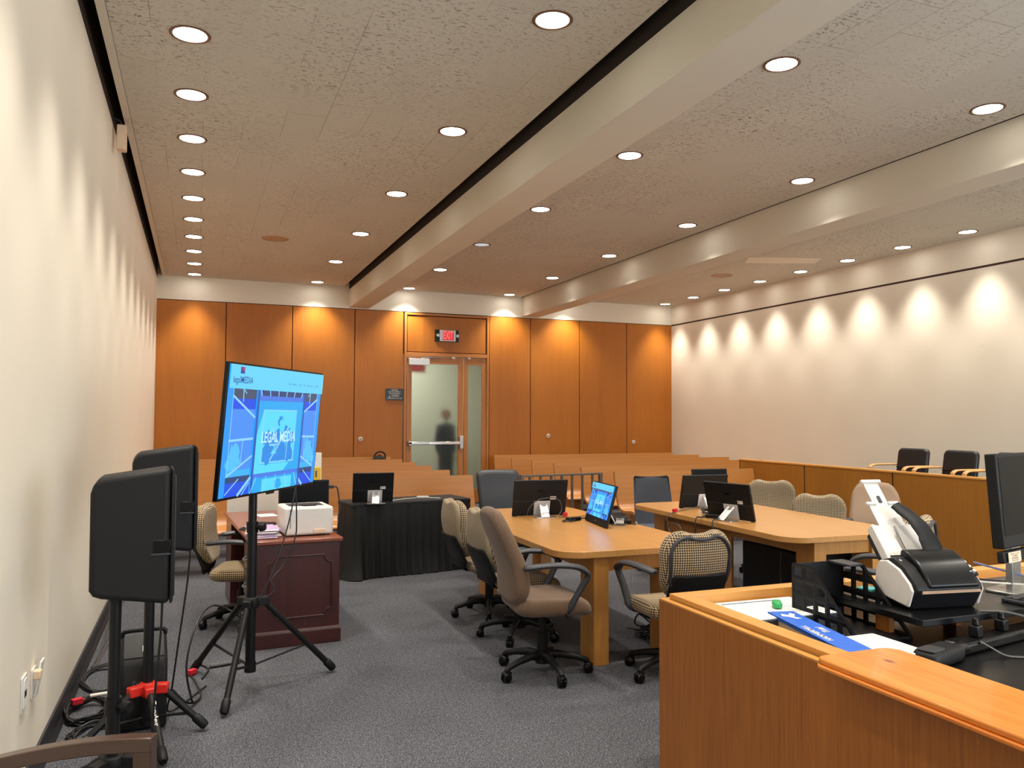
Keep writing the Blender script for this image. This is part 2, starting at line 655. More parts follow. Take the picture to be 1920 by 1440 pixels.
def dup(root, loc, rotz, label, group=None):
    def cp(o, parent):
        c = o.copy()
        C.objects.link(c)
        if parent:
            c.parent = parent
        for ch in list(o.children):
            cp(ch, c)
        return c
    r = cp(root, None)
    r.location, r.rotation_euler = loc, (0, 0, rotz)
    r['label'] = label
    if group:
        r['group'] = group
    return r


def rrect(w, h, r, n=6, cx=0, cy=0):
    pts = []
    for sx, sy, a0 in ((1, 1, 0), (-1, 1, 90), (-1, -1, 180), (1, -1, 270)):
        for i in range(n + 1):
            a = R(a0 + 90 * i / n)
            pts.append((cx + sx * (w / 2 - r) + r * math.cos(a), cy + sy * (h / 2 - r) + r * math.sin(a)))
    return pts


def smooth_path(pts, k=6, closed=False):
    """Catmull-Rom"""
    P = [Vector(p) for p in pts]
    n = len(P)
    out = []
    rng = range(n) if closed else range(n - 1)
    for i in rng:
        p0 = P[(i - 1) % n] if closed or i > 0 else P[0]
        p1, p2 = P[i], P[(i + 1) % n]
        p3 = P[(i + 2) % n] if closed or i + 2 < n else P[-1]
        for j in range(k):
            t = j / k
            out.append(0.5 * ((2 * p1) + (p2 - p0) * t + (2 * p0 - 5 * p1 + 4 * p2 - p3) * t * t + (3 * p1 - p0 - 3 * p2 + p3) * t ** 3))
    if not closed:
        out.append(P[-1])
    return out


def text_mb(mb, s, size, place, align='CENTER', bold=0.0):
    """letters as flat faces; place maps (x, y) to xyz"""
    cu = bpy.data.curves.new('lettering', 'FONT')
    cu.body = s
    cu.size = size
    cu.align_x = align
    cu.align_y = 'CENTER'
    cu.offset = bold
    cu.resolution_u = 3
    o = bpy.data.objects.new('lettering', cu)
    C.objects.link(o)
    dg = bpy.context.evaluated_depsgraph_get()
    me = bpy.data.meshes.new_from_object(o.evaluated_get(dg))
    mb.add([place(v.co.x, v.co.y) for v in me.vertices], [tuple(p.vertices) for p in me.polygons])
    bpy.data.objects.remove(o)
    bpy.data.curves.remove(cu)
    bpy.data.meshes.remove(me)
    return mb


ORD = ['nearest back wall', 'second from back wall', 'third from back wall', 'fourth from back wall', 'fifth from back wall', 'sixth from back wall', 'seventh from back wall', 'eighth from back wall', 'ninth from back wall', 'tenth from back wall', 'eleventh from back wall', 'twelfth from back wall', 'thirteenth from back wall', 'fourteenth from back wall', 'fifteenth from back wall', 'sixteenth from back wall', 'seventeenth from back wall']

# ================================================================== THE ROOM
XL, XR, YB, YF = -0.669, 9.403, 14.75, -2.5
ZC, ZP = 4.03, 3.635
ZT = 4.5
struct('floor', MB().bx(XL - 0.3, XR + 0.3, YF - 0.3, YB + 3.2, -0.12, 0), M_CARPET, smooth=False)
struct('wall_left', MB().bx(XL - 0.2, XL, YF, YB + 0.2, 0, ZT), M_WALL, smooth=False)
struct('wall_right', MB().bx(XR, XR + 0.2, YF, YB + 0.2, 0, ZT), M_WALL, smooth=False)
# wall behind the camera with a wide window opening
mb = MB()
mb.bx(XL - 0.2, 2.5, YF - 0.2, YF, 0, ZT).bx(8.7, XR + 0.2, YF - 0.2, YF, 0, ZT).bx(2.5, 8.7, YF - 0.2, YF, 0, 0.75).bx(2.5, 8.7, YF - 0.2, YF, 3.5, ZT)
struct('wall_front', mb, M_WALL, smooth=False)
mb = MB()
for x in (2.5, 4.55, 6.6, 8.62):
    mb.bx(x, x + 0.08, YF - 0.14, YF - 0.06, 0.75, 3.5)
mb.bx(2.5, 8.7, YF - 0.14, YF - 0.06, 0.75, 0.83).bx(2.5, 8.7, YF - 0.14, YF - 0.06, 3.42, 3.5)
struct('window_1', mb, M_CHARBLK, smooth=False)

# back wall: plaster band above veneer panels, opening for the door
DX0, DX1 = 3.585, 5.265
struct('wall_back', MB().bx(XL, XR, YB, YB + 0.2, ZP, ZT).bx(XL, DX0 - 0.02, YB + 0.03, YB + 0.2, 0, ZP).bx(DX1 + 0.02, XR, YB + 0.03, YB + 0.2, 0, ZP), M_WALL, smooth=False)
panels = [(-0.669, 0.43), (0.445, 1.545), (1.56, 2.655), (2.67, 3.56), (5.285, 6.14), (6.155, 7.22), (7.235, 8.31), (8.325, 9.403)]
mb = MB()
for a, b in panels:
    mb.bx(a, b, YB, YB + 0.025, 0.0, ZP - 0.012)
po = struct('panel_wall_back', mb, M_PANEL, bevel=0.002, smooth=False)
po['kind'] = 'structure'
mb = MB().bx(XL, DX0 - 0.02, YB + 0.018, YB + 0.03, 0, ZP).bx(DX1 + 0.02, XR, YB + 0.018, YB + 0.03, 0, ZP).bx(DX0 - 0.02, DX1 + 0.02, YB + 0.018, YB + 0.03, 2.84, ZP)
struct('trim_1', mb, M_JOINT, smooth=False)
# dark reveal line on the right-hand wall
struct('trim_2', MB().bx(XR - 0.004, XR + 0.01, YF, YB, 3.612, 3.638), M_JOINT, smooth=False)
# baseboards
struct('baseboard_left', MB().bx(XL, XL + 0.012, YF, YB, 0, 0.125).prism([(XL + 0.012, 0), (XL + 0.03, 0), (XL + 0.012, 0.03)], 'y', YF, YB), M_BASEB, smooth=False)
struct('baseboard_right', MB().bx(XR - 0.012, XR, YF, YB, 0, 0.12), M_BASEB, smooth=False)

# ceiling: structural deck, three floating tile fields, two beams
struct('ceiling', MB().bx(XL - 0.2, XR + 0.2, YF, YB + 0.2, ZT, ZT + 0.1), M_BEAM, smooth=False)


def field(name, x0, x1):
    o = struct(name, MB().bx(x0, x1, YF, YB, ZC, ZC + 0.05), M_CEIL, smooth=False)
    o['kind'] = 'structure'
    return o


o = struct('gap_shade_strip', MB().bx(XL, XL + 0.004, YF, YB, 3.985, ZT).bx(2.551, 2.556, YF, YB, 3.99, ZT).bx(5.951, 5.956, YF, YB, 4.03, ZT), M_GAPSHADE, smooth=False)  # dark strips paint the gap shadow onto the wall top and beam sides
field('ceiling_left_tiles', -0.535, 2.45)
field('ceiling_middle_tiles', 2.90, 5.932)
field('ceiling_right_tiles', 6.31, XR)
o = struct('trim_3', MB().bx(-0.592, -0.538, YF, YB, ZC - 0.002, ZC + 0.06), M_BEAM, smooth=False)
for i, (a, b) in enumerate(((2.555, 2.917), (5.955, 6.31))):
    o = struct('beam', MB().bx(a, b, YF, YB, 3.65, ZT), M_BEAM, bevel=0.006, smooth=False)
    o['kind'] = 'structure'

# lighter rectangular access panel and round loudspeaker grilles in the ceiling
t = tag(obj('ceiling_access_panel', MB().prism([(7.55, 9.75), (7.75, 10.1), (8.75, 9.72), (8.58, 9.4)], 'z', ZC - 0.004, ZC + 0.001), M_WALL, smooth=False), 'pale rectangular access panel set in the ceiling beyond the second beam', 'ceiling panel')


def ceiling_speaker(x, y, label):
    t = thing('ceiling_speaker', label, 'speaker', (x, y, ZC), 0, 'round ceiling speaker grilles')
    obj('rim', MB().lathe([(0.158, 0), (0.178, 0), (0.178, -0.006), (0.16, -0.01), (0.158, 0)], 40), M_CGRILLE, t)
    obj('grille', MB().lathe([(0.0, -0.006), (0.1, -0.006), (0.16, -0.004), (0.16, 0.0)], 40), M_CGRILLE, t)


ceiling_speaker(0.926, 11.094, 'tan round speaker grille in the ceiling between the two long rows of downlights by the bare wall')
bpy.data.objects['ceiling_speaker']['label'] = 'tan round speaker grille in ceiling near the outlet wall'
ceiling_speaker(8.086, 11.134, 'tan round speaker grille in ceiling near the access panel')

# ------------------------------------------------------------------ downlights


def make_downlight():
    t = thing('ceiling_downlight', 'x', 'ceiling light', (0, 0, ZC), 0)
    obj('trim_ring', MB().lathe([(0.104, 0.0), (0.104, -0.006), (0.112, -0.008), (0.122, -0.004), (0.122, 0.0)], 36), M_RING, t)
    obj('reflector', MB().lathe([(0.104, -0.004), (0.100, -0.0035)], 36), M_REFL, t)
    obj('lens', MB().lathe([(0.0, -0.002), (0.05, -0.002), (0.104, -0.002)], 36), M_LAMP, t)
    d = bpy.data.lights.new('downlight_beam', 'SPOT')
    d.energy = SPOT_W
    d.color = (1.0, 0.93, 0.82)
    d.spot_size = R(102)
    d.spot_blend = 0.9
    d.shadow_soft_size = 0.06
    lo = bpy.data.objects.new('downlight_beam', d)
    C.objects.link(lo)
    lo.parent = t
    lo.location = (0, 0, -0.27)
    return t


ROWS = [(-0.085, 1.012, 17, 'along outlet wall', 'downlights along the outlet wall'),
        (1.932, 2.022, 9, 'before first beam', 'downlights before the first beam'),
        (3.603, 2.036, 9, 'just beyond first beam', 'downlights beyond the first beam'),
        (5.585, 2.027, 9, 'just before second beam', 'downlights before the second beam'),
        (6.87, 2.03, 9, 'just beyond second beam', 'downlights beyond the second beam'),
        (9.05, 1.012, 17, 'along jury wall', 'downlights along the jury wall')]
proto = WALL_BEAM = None
for x, step, n, words, grp in ROWS:
    for k in range(n):
        y = 14.42 + (0.05 if x in (3.603, 5.585) else 0) - step * k
        lab = 'round recessed downlight in the row ' + words + ', ' + ORD[k]
        if proto is None:
            proto = make_downlight()
            proto.location = (x, y, ZC)
            proto['label'], proto['group'] = lab, grp
            ROOM_BEAM = [c_ for c_ in proto.children if c_.type == 'LIGHT'][0].data
            o = proto
        else:
            o = dup(proto, (x, y, ZC), 0, lab, grp)
        if x in (-0.085, 9.05):
            for ch in o.children:
                if ch.type == 'LIGHT':
                    if WALL_BEAM is None:
                        WALL_BEAM = ch.data.copy()
                        WALL_BEAM.energy = SPOT_W * 1.15
                    WALL_BEAM.spot_size, WALL_BEAM.spot_blend = R(78), 1.0
                    WALL_BEAM.shadow_soft_size = 0.1
                    ch.data = WALL_BEAM
                    ch.location = (0, 0, -0.04)
        else:
            for ch in o.children:
                if ch.type == 'LIGHT':
                    ch.data = ROOM_BEAM
        if x == 3.603 and k == 2:
            for ch in o.children:
                if ch.name.startswith('lens'):
                    ch.data = ch.data.copy()
                    ch.data.materials[0] = M_LAMPOFF
                    ch['label'] = 'dimmer lens'

# ================================================================== DOOR, SIGNS, PLATES ON THE BACK WALL
door = bpy.data.objects.new('door_1', None)
C.objects.link(door)
door['kind'] = 'structure'
mb = MB()
mb.bx(DX0, DX0 + 0.045, YB - 0.03, YB + 0.1, 0, ZP - 0.02).bx(DX1 - 0.045, DX1, YB - 0.03, YB + 0.1, 0, ZP - 0.02)
obj('door_frame', mb, M_TRIM, door, bevel=0.004, smooth=False)
mb = MB().bx(DX0 + 0.045, DX1 - 0.045, YB - 0.03, YB + 0.1, 2.80, 2.87).bx(DX0 + 0.045, DX1 - 0.045, YB - 0.03, YB + 0.1, 3.575, 3.615)
obj('door_header', mb, M_TRIMX, door, bevel=0.004, smooth=False)
obj('transom_panel', MB().bx(DX0 + 0.06, DX1 - 0.06, YB - 0.008, YB + 0.02, 2.885, 3.56), M_PANEL, door, bevel=0.003, smooth=False)
mb = MB()
y0, y1 = YB - 0.005, YB + 0.04
mb.bx(3.64, 3.735, y0, y1, 0.02, 2.79).bx(4.65, 4.745, y0, y1, 0.02, 2.79)
lf = obj('door_leaf', mb, M_TRIM, door, bevel=0.004, smooth=False)
obj('leaf_rails', MB().bx(3.735, 4.65, y0, y1, 2.66, 2.79).bx(3.735, 4.65, y0, y1, 0.02, 0.28), M_TRIMX, lf, bevel=0.004, smooth=False)
mb = MB()
mb.bx(4.765, 4.845, y0, y1, 0.02, 2.79).bx(5.125, 5.22, y0, y1, 0.02, 2.79).bx(4.845, 5.125, y0, y1, 2.66, 2.79).bx(4.845, 5.125, y0, y1, 0.02, 0.28)
sl = obj('sidelight_frame', mb, M_TRIM, door, bevel=0.004, smooth=False)
obj('frosted_pane', MB().bx(3.73, 4.655, YB + 0.014, YB + 0.022, 0.27, 2.67), M_FROST, lf, smooth=False)
obj('frosted_pane', MB().bx(4.84, 5.13, YB + 0.014, YB + 0.022, 0.27, 2.67), M_FROST, sl, smooth=False)
pb = obj('push_bar', MB().bx(3.66, 4.66, YB - 0.10, YB - 0.06, 1.135, 1.195), M_STEEL, door, bevel=0.012)
obj('push_pad', MB().bx(4.05, 4.66, YB - 0.108, YB - 0.098, 1.142, 1.188), M_CHROME, pb, bevel=0.004)
obj('bar_bracket', MB().bx(3.66, 3.73, YB - 0.10, YB, 1.12, 1.21).bx(4.66, 4.74, YB - 0.085, YB, 1.05, 1.30), M_STEEL, pb, bevel=0.01)
dc = obj('door_closer', MB().bx(3.66, 4.06, YB - 0.09, YB - 0.01, 2.63, 2.75), M_SILVER, door, bevel=0.006)
obj('closer_arm', MB().tube([(3.9, YB - 0.06, 2.76), (4.25, YB - 0.11, 2.775), (4.0, YB - 0.02, 2.80)], 0.009, 6), M_STEEL, dc)
obj('door_latch', MB().bx(4.5, 4.57, YB - 0.05, YB, 2.765, 2.80).bx(4.82, 4.88, YB - 0.05, YB, 2.765, 2.80), M_STEEL, door, bevel=0.003)

# exit sign
t = thing('exit_sign', 'lit red EXIT sign with two small lamp heads over the door', 'exit sign', (4.407, YB - 0.01, 3.203))
obj('back_plate', MB().bx(-0.234, 0.234, -0.03, 0.0, -0.113, 0.113), M_BLACKG, t, bevel=0.003)
obj('housing', MB().bx(-0.155, 0.165, -0.062, -0.028, -0.108, 0.108), M_STEEL, t, bevel=0.004)
obj('lit_face', MB().bx(-0.095, 0.125, -0.0635, -0.0615, -0.088, 0.092), M_EXITRED, t, smooth=False)
obj('exit_lettering', text_mb(MB(), 'EXIT', 0.185, lambda x, y: (0.013 + x * 0.52, -0.0648, y * 1.12), bold=0.004), M_EXITLET, t, smooth=False, recalc=False)
for sx in (-0.19, 0.195):
    obj('lamp_head', MB().tube([(sx, -0.03, 0.0), (sx, -0.055, 0.0), (sx, -0.075, 0.0)], [0.018, 0.034, 0.03], 18), M_STEEL, t)

# black notice plaque
t = thing('notice_sign', 'small black notice plaque with white lettering beside the door', 'sign', (3.409, YB - 0.002, 2.074))
obj('plaque', MB().bx(-0.167, 0.167, -0.012, 0.0, -0.108, 0.108), M_BLACKG, t, bevel=0.002)
mb = MB()
for s, sz, z, x in (('NOTICE', 0.034, 0.078, 0), ('FOR YOUR SAFETY', 0.028, 0.045, 0), ('THIS COURTROOM', 0.024, 0.014, 0), ('IS UNDER 24', 0.024, -0.014, 0.01), ('HOUR VIDEO', 0.024, -0.041, 0.015), ('SURVEILLANCE AT ALL TIMES', 0.022, -0.075, 0)):
    text_mb(mb, s, sz, lambda a, b, z=z, x=x: (a + x, -0.0128, b + z), bold=0.0004)
mb.poly([(-0.115, -0.0128, -0.055), (-0.075, -0.0128, -0.055), (-0.095, -0.0128, -0.022)])
obj('plaque_lettering', mb, M_SILVERLBL, t, smooth=False, recalc=False)

# round white plates on the veneer panels
for i, (x, z, lab) in enumerate(((2.788, 1.252, 'round white plate on the veneer panel below the notice sign'), (6.536, 1.293, 'round white plate on the second veneer panel after the door'), (8.478, 1.151, 'round white plate on the veneer panel next to the jury wall'))):
    t = thing('wall_plate', lab, 'wall plate', (x, YB, z), 0, 'round plates on the veneer wall')
    obj('disc', MB().tube([(0, 0, 0), (0, -0.008, 0), (0, -0.01, 0)], [0.04, 0.04, 0.034], 28), M_WHITE, t)
    obj('marking', MB().bx(-0.02, 0.02, -0.0112, -0.0098, -0.007, 0.009), M_INK, t, smooth=False)

# ------------------------------------------------------------------ corridor behind the frosted glass
mb = MB()
mb.bx(2.2, 6.8, YB + 2.8, YB + 3.0, 0, 3.6).bx(2.0, 2.2, YB + 0.2, YB + 3.0, 0, 3.6).bx(6.8, 7.0, YB + 0.2, YB + 3.0, 0, 3.6).bx(2.2, 6.8, YB + 0.2, YB + 3.0, 3.6, 3.7)
struct('wall_corridor', mb, M_CORR, smooth=False)
t = thing('corridor_light', 'square ceiling lamp in the corridor behind the frosted glass', 'ceiling light', (3.9, YB + 1.7, 3.6))
obj('lamp_frame', MB().bx(-0.32, 0.32, -0.32, 0.32, -0.04, 0), M_WHITE, t)
obj('diffuser', MB().bx(-0.28, 0.28, -0.28, 0.28, -0.045, -0.04), M_LED, t, smooth=False)
lo = area_light('corridor_lamp_light', (3.9, YB + 1.7, 3.54), (0, 0, 0), 0.56, 0.56, 55, (1.0, 0.98, 0.92))
lo.parent = t
lo.matrix_parent_inverse = Matrix.Translation((-3.9, -(YB + 1.7), -3.6))
t = thing('added_red_sign', 'red lit sign added in the corridor for the red glow in the frosted glass', 'exit sign', (3.93, YB + 0.35, 2.6))  # lit sign added to give the door glass its red glow
obj('housing', MB().bx(-0.16, 0.16, -0.02, 0.02, -0.09, 0.09), M_WHITE, t)
obj('lit_face', MB().bx(-0.14, 0.14, -0.022, -0.02, -0.07, 0.07), emit('added_red_glow', srgb(190, 40, 50), 0.5), t, smooth=False)
obj('hanger_rod', MB().cyl((0, 0, 0.09), (0, 0, 1.0), 0.01, n=8), M_STEEL, t)


# person standing close behind the glass
def skin_obj(name, nodes, edges, m, parent, sub=2):
    me = bpy.data.meshes.new(name)
    me.from_pydata([n[:3] for n in nodes], edges, [])
    me.materials.append(m)
    o = bpy.data.objects.new(name, me)
    C.objects.link(o)
    o.parent = parent
    sk = o.modifiers.new('skin', 'SKIN')
    sk.use_smooth_shade = True
    if not me.skin_vertices:
        b = bmesh.new()
        b.from_mesh(me)
        b.verts.layers.skin.verify()
        b.to_mesh(me)
        b.free()
    for i, n in enumerate(nodes):
        sv = me.skin_vertices[0].data[i]
        sv.radius = (n[3], n[4] if len(n) > 4 else n[3])
        sv.use_root = (i == 0)
    ss = o.modifiers.new('sub', 'SUBSURF')
    ss.levels = ss.render_levels = sub
    return o


pt = thing('person', 'person in dark clothing standing behind the frosted door glass', 'person', (4.56, YB + 0.52, 0), R(205))
nodes = [(0, 0, 0.98, 0.15, 0.11), (0, 0.005, 1.18, 0.14, 0.10), (0, 0.0, 1.38, 0.17, 0.11), (0, 0, 1.50, 0.09, 0.08), (0, 0.01, 1.575, 0.052, 0.055),
         (0.17, 0, 1.47, 0.062, 0.06), (0.225, -0.01, 1.19, 0.048, 0.048), (0.235, 0.04, 0.95, 0.034, 0.036),
         (-0.17, 0, 1.47, 0.062, 0.06), (-0.225, -0.01, 1.19, 0.048, 0.048), (-0.235, 0.04, 0.95, 0.034, 0.036),
         (0.095, 0, 0.86, 0.092, 0.095), (0.105, 0.01, 0.50, 0.062, 0.064), (0.11, -0.02, 0.10, 0.045, 0.048), (0.115, 0.12, 0.035, 0.038, 0.03),
         (-0.095, 0, 0.86, 0.092, 0.095), (-0.105, 0.01, 0.50, 0.062, 0.064), (-0.11, -0.02, 0.10, 0.045, 0.048), (-0.115, 0.12, 0.035, 0.038, 0.03)]
edges = [(0, 1), (1, 2), (2, 3), (3, 4), (2, 5), (5, 6), (6, 7), (2, 8), (8, 9), (9, 10), (0, 11), (11, 12), (12, 13), (13, 14), (0, 15), (15, 16), (16, 17), (17, 18)]
body = skin_obj('body', nodes, edges, M_SUIT, pt)
hb = MB()


def head(u, v):
    a, b = 2 * PI * u, PI * v
    x, y, z = math.sin(b) * math.cos(a), math.sin(b) * math.sin(a), math.cos(b)
    w = 1.0 - 0.22 * max(0, -z)
    nose = 0.022 * math.exp(-((a - PI / 2) / 0.2) ** 2 - ((z + 0.05) / 0.22) ** 2)
    brow = -0.006 * math.exp(-((abs(a - PI / 2) - 0.42) / 0.18) ** 2 - ((z - 0.12) / 0.12) ** 2)
    return (x * 0.076 * w, y * 0.098 * w + (nose + brow) + 0.012, z * 0.118 + 1.70)


hb.grid(head, 48, 28)
obj('head', hb, M_SKIN, pt)
hh = MB()
hh.grid(lambda u, v: (0.084 * math.sin(PI * 0.55 * v) * math.cos(2 * PI * u), -0.012 + 0.106 * math.sin(PI * 0.55 * v) * math.sin(2 * PI * u) - (0.02 if math.sin(2 * PI * u) > 0.3 else 0), 1.712 + 0.116 * math.cos(PI * 0.55 * v)), 32, 12)
obj('hair', hh, M_HAIR, pt)
obj('ears', MB().pillow(rrect(0.03, 0.06, 0.014, 4, 0.01, 1.695), 0.014, 0.4, 0, lambda a, b, c: (0.078 + c, a, b)).pillow(rrect(0.03, 0.06, 0.014, 4, 0.01, 1.695), 0.014, 0.4, 0, lambda a, b, c: (-0.078 + c, a, b)), M_SKIN, pt)
for sx in (1, -1):
    hn = [(sx * 0.235, 0.045, 0.93, 0.026, 0.02), (sx * 0.237, 0.06, 0.86, 0.034, 0.017)]
    he = [(0, 1)]
    for q, (dy, ln) in enumerate(((-0.026, 0.062), (-0.009, 0.074), (0.009, 0.07), (0.026, 0.056))):
        b0 = len(hn)
        hn += [(sx * 0.237, 0.062 + dy, 0.835, 0.009), (sx * 0.232, 0.066 + dy, 0.835 - ln * 0.6, 0.0085), (sx * 0.222, 0.07 + dy, 0.835 - ln, 0.0075)]
        he += [(1, b0), (b0, b0 + 1), (b0 + 1, b0 + 2)]
    b0 = len(hn)
    hn += [(sx * 0.222, 0.1, 0.865, 0.01), (sx * 0.214, 0.118, 0.835, 0.009)]
    he += [(1, b0), (b0, b0 + 1)]
    skin_obj('hand', hn, he, M_SKIN, pt, 1)

# ================================================================== WALL FITTINGS
t = thing('wall_sensor', 'small pale sensor box high on the outlet wall under the ceiling', 'sensor', (XL, 7.08, 3.92))
obj('bracket', MB().tube([(0.0, 0, 0.12), (0.05, 0, 0.1), (0.07, 0, 0.06)], 0.008, 6), M_CHARBLK, t)
obj('body', MB().bx(0.03, 0.1, -0.05, 0.05, -0.14, 0.06), M_BEIGE, t, bevel=0.008)
t = thing('wall_outlet', 'white wall outlet plate nearest the dark wooden chair', 'outlet', (XL, 3.99, 0.48), 0, 'outlet plates low on the wall')
obj('plate', MB().bx(0, 0.008, -0.05, 0.05, -0.075, 0.075), M_WHITE, t, bevel=0.003)
obj('insert', MB().bx(0.006, 0.011, -0.03, 0.03, -0.06, 0.06), M_WHITE2, t, bevel=0.002)
obj('jack', MB().bx(0.010, 0.0125, -0.02, -0.004, -0.015, 0.012).bx(0.010, 0.0125, 0.004, 0.02, -0.015, 0.012), M_BLACKG, t, smooth=False)
t = thing('wall_outlet', 'white wall outlet with a plug tilted off its plate', 'outlet', (XL, 4.21, 0.46), 0, 'outlet plates low on the wall')
obj('plate', MB().bx(0, 0.008, -0.045, 0.045, -0.065, 0.065), M_WHITE, t, bevel=0.003)
obj('tilted_cover', MB().box((0.022, 0.03, 0.01), (0.008, 0.08, 0.16), Matrix.Rotation(R(8), 3, 'Y')), M_WHITE2, t, bevel=0.003)
obj('plug', MB().bx(0.008, 0.04, -0.045, -0.005, 0.02, 0.06), M_BEIGE, t, bevel=0.006)

# ================================================================== BENCHES
PROF = [(0.0, 0.94), (-0.018, 0.86), (-0.045, 0.74), (-0.078, 0.62), (-0.105, 0.54), (-0.145, 0.485), (-0.21, 0.455), (-0.30, 0.448), (-0.40, 0.458), (-0.47, 0.46), (-0.515, 0.45), (-0.535, 0.425)]


def bench(x0, x1, y, label, group):
    t = thing('courtroom_bench', label, 'bench', ((x0 + x1) / 2, y, 0), 0, group)
    L = (x1 - x0) / 2
    pts = [Vector((p[0], p[1])) for p in PROF]
    sm = [(v.x, v.y) for v in smooth_path([(p[0], p[1], 0) for p in PROF], 3)]
    off = []
    for i, p in enumerate(sm):
        a = Vector(sm[max(0, i - 1)])
        b = Vector(sm[min(len(sm) - 1, i + 1)])
        d = (b - a).normalized()
        off.append((p[0] - d.y * 0.034, p[1] + d.x * 0.034))
    # keep the shell behind / below the sitting face
    poly = sm + off[::-1]
    obj('seat_shell', MB().prism(poly, 'x', -L, L), M_BENCH, t, angle=30)
    n = max(2, int((x1 - x0) / 1.35) + 1)
    for k in range(n):
        cx = -L + 0.22 + (2 * L - 0.44) * k / (n - 1)
        obj('support', MB().bx(cx - 0.05, cx + 0.05, -0.40, -0.06, 0, 0.415).bx(cx - 0.045, cx + 0.045, -0.06, 0.0, 0, 0.44), M_BENCHLEG, t, bevel=0.004, smooth=False)
    return t


BY = [14.4, 13.46, 12.5, 11.57, 10.58, 9.56]
NM = ['back row against the veneer wall', 'second row from the veneer wall', 'third row from the veneer wall', 'fourth row from the veneer wall', 'second row behind the tables', 'front row']
for i, y in enumerate(BY):
    bench(-0.62, 3.27 - 0.012 * i, y, 'long curved plywood bench between outlet wall and aisle, ' + NM[i], 'benches on the loudspeaker side of the aisle')
    x1 = 9.2 if i < 4 else (9.1 if i == 4 else 7.45)
    bench(5.26 - 0.012 * i, x1, y, 'long curved plywood bench between aisle and jury wall, ' + NM[i], 'benches on the jury side of the aisle')

# ================================================================== GATE
t = thing('aisle_gate', 'low grey metal gate with upright bars closing the aisle', 'gate', (3.68, 9.14, 0), R(5))
gl = 1.16
obj('top_rail', MB().bx(0, gl, -0.02, 0.02, 0.93, 0.955), M_GATE, t, bevel=0.003)
obj('bottom_rail', MB().bx(0, gl, -0.02, 0.02, 0.12, 0.145), M_GATE, t, bevel=0.003)
for k in range(7):
    x = 0.13 + k * 0.15
    obj('bar', MB().bx(x - 0.012, x + 0.012, -0.012, 0.012, 0.145, 0.93), M_GATE, t, smooth=False)
for x in (0.0, gl - 0.03):
    obj('post', MB().bx(x, x + 0.04, -0.025, 0.025, 0, 0.96), M_GATE, t, bevel=0.003)

# ================================================================== COUNSEL TABLES


def counsel_table(label, loc, rotz):
    t = thing('counsel_table', label, 'table', loc, rotz, 'counsel tables')
    w, l, h = 1.19, 2.55, 0.775
    obj('tabletop', MB().prism(rrect(w, l, 0.19, 10), 'z', h - 0.046, h), M_TABLE, t, bevel=0.004, angle=30)
    obj('apron', MB().bx(-0.33, 0.33, -l / 2 + 0.09, -l / 2 + 0.115, h - 0.155, h - 0.046).bx(-0.33, 0.33, l / 2 - 0.115, l / 2 - 0.09, h - 0.155, h - 0.046).bx(-0.33, -0.305, -l / 2 + 0.09, l / 2 - 0.09, h - 0.155, h - 0.046).bx(0.305, 0.33, -l / 2 + 0.09, l / 2 - 0.09, h - 0.155, h - 0.046), M_TABLEZ, t, bevel=0.003, smooth=False)
    for sx in (-1, 1):
        for sy in (-1, 1):
            cx, cy = sx * 0.275, sy * (l / 2 - 0.165)
            obj('leg', MB().bx(cx - 0.056, cx + 0.056, cy - 0.105, cy + 0.105, 0, h - 0.046), M_TABLEZ, t, bevel=0.004, smooth=False)
    return t


T1 = counsel_table('oak counsel table with two screens, nearer the loudspeakers', (2.835, 6.08, 0), R(-0.5))
T2 = counsel_table('oak counsel table with three screens, nearer the jury box', (4.73, 6.08, 0), R(-2))
obj('modesty_panel', MB().bx(-0.33, -0.31, -0.15, 0.95, 0.12, 0.66), M_TABLEZ, T2, smooth=False)
obj('equipment_box', MB().bx(-0.29, 0.27, -0.95, -0.25, 0.0, 0.60), M_BLACKG, T2, bevel=0.01)

# ================================================================== OFFICE CHAIRS
KID = []


def kidney(w, h, dip):
    pts = []
    base = rrect(w, h, 0.15, 8)
    for (x, z) in base:
        zz = z
        if z > 0:
            zz = z - dip * math.exp(-(x / (w * 0.22)) ** 2) * (z / (h / 2))
        q = 1 - 0.12 * max(0, -z / (h / 2))
        pts.append((x * q, zz))
    # densify the long top/bottom edges
    out = []
    n = len(pts)
    for i in range(n):
        a, b = pts[i], pts[(i + 1) % n]
        d = math.dist(a, b)
        k = max(1, int(d / 0.035))
        for j in range(k):
            x = a[0] + (b[0] - a[0]) * j / k
            z = a[1] + (b[1] - a[1]) * j / k
            if k > 1 and z > h * 0.3 and j:
                z = z - dip * math.exp(-(x / (w * 0.22)) ** 2)+ dip * 0.0
            out.append((x, z))
    return out


def leg_mb():
    mb = MB()
    mb.tube([(0.03, 0, 0.115), (0.10, 0, 0.125), (0.20, 0, 0.108), (0.285, 0, 0.085), (0.30, 0, 0.07)], [0.026, 0.024, 0.021, 0.019, 0.016], 10, ry=[0.03, 0.026, 0.02, 0.018, 0.015])
    return mb


def caster_mb():
    mb = MB()
    for s in (-1, 1):
        mb.tube([(0.30, s * 0.006, 0.03), (0.30, s * 0.02, 0.03), (0.30, s * 0.026, 0.03)], [0.03, 0.03, 0.022], 16, up=(0, 0, 1))
    mb.cyl((0.298, 0, 0.04), (0.298, 0, 0.08), 0.01, n=8)
    mb.tube([(0.275, 0, 0.055), (0.30, 0, 0.064), (0.325, 0, 0.05)], 0.024, 8, ry=0.012)
    return mb


LEG_ME = CAST_ME = None


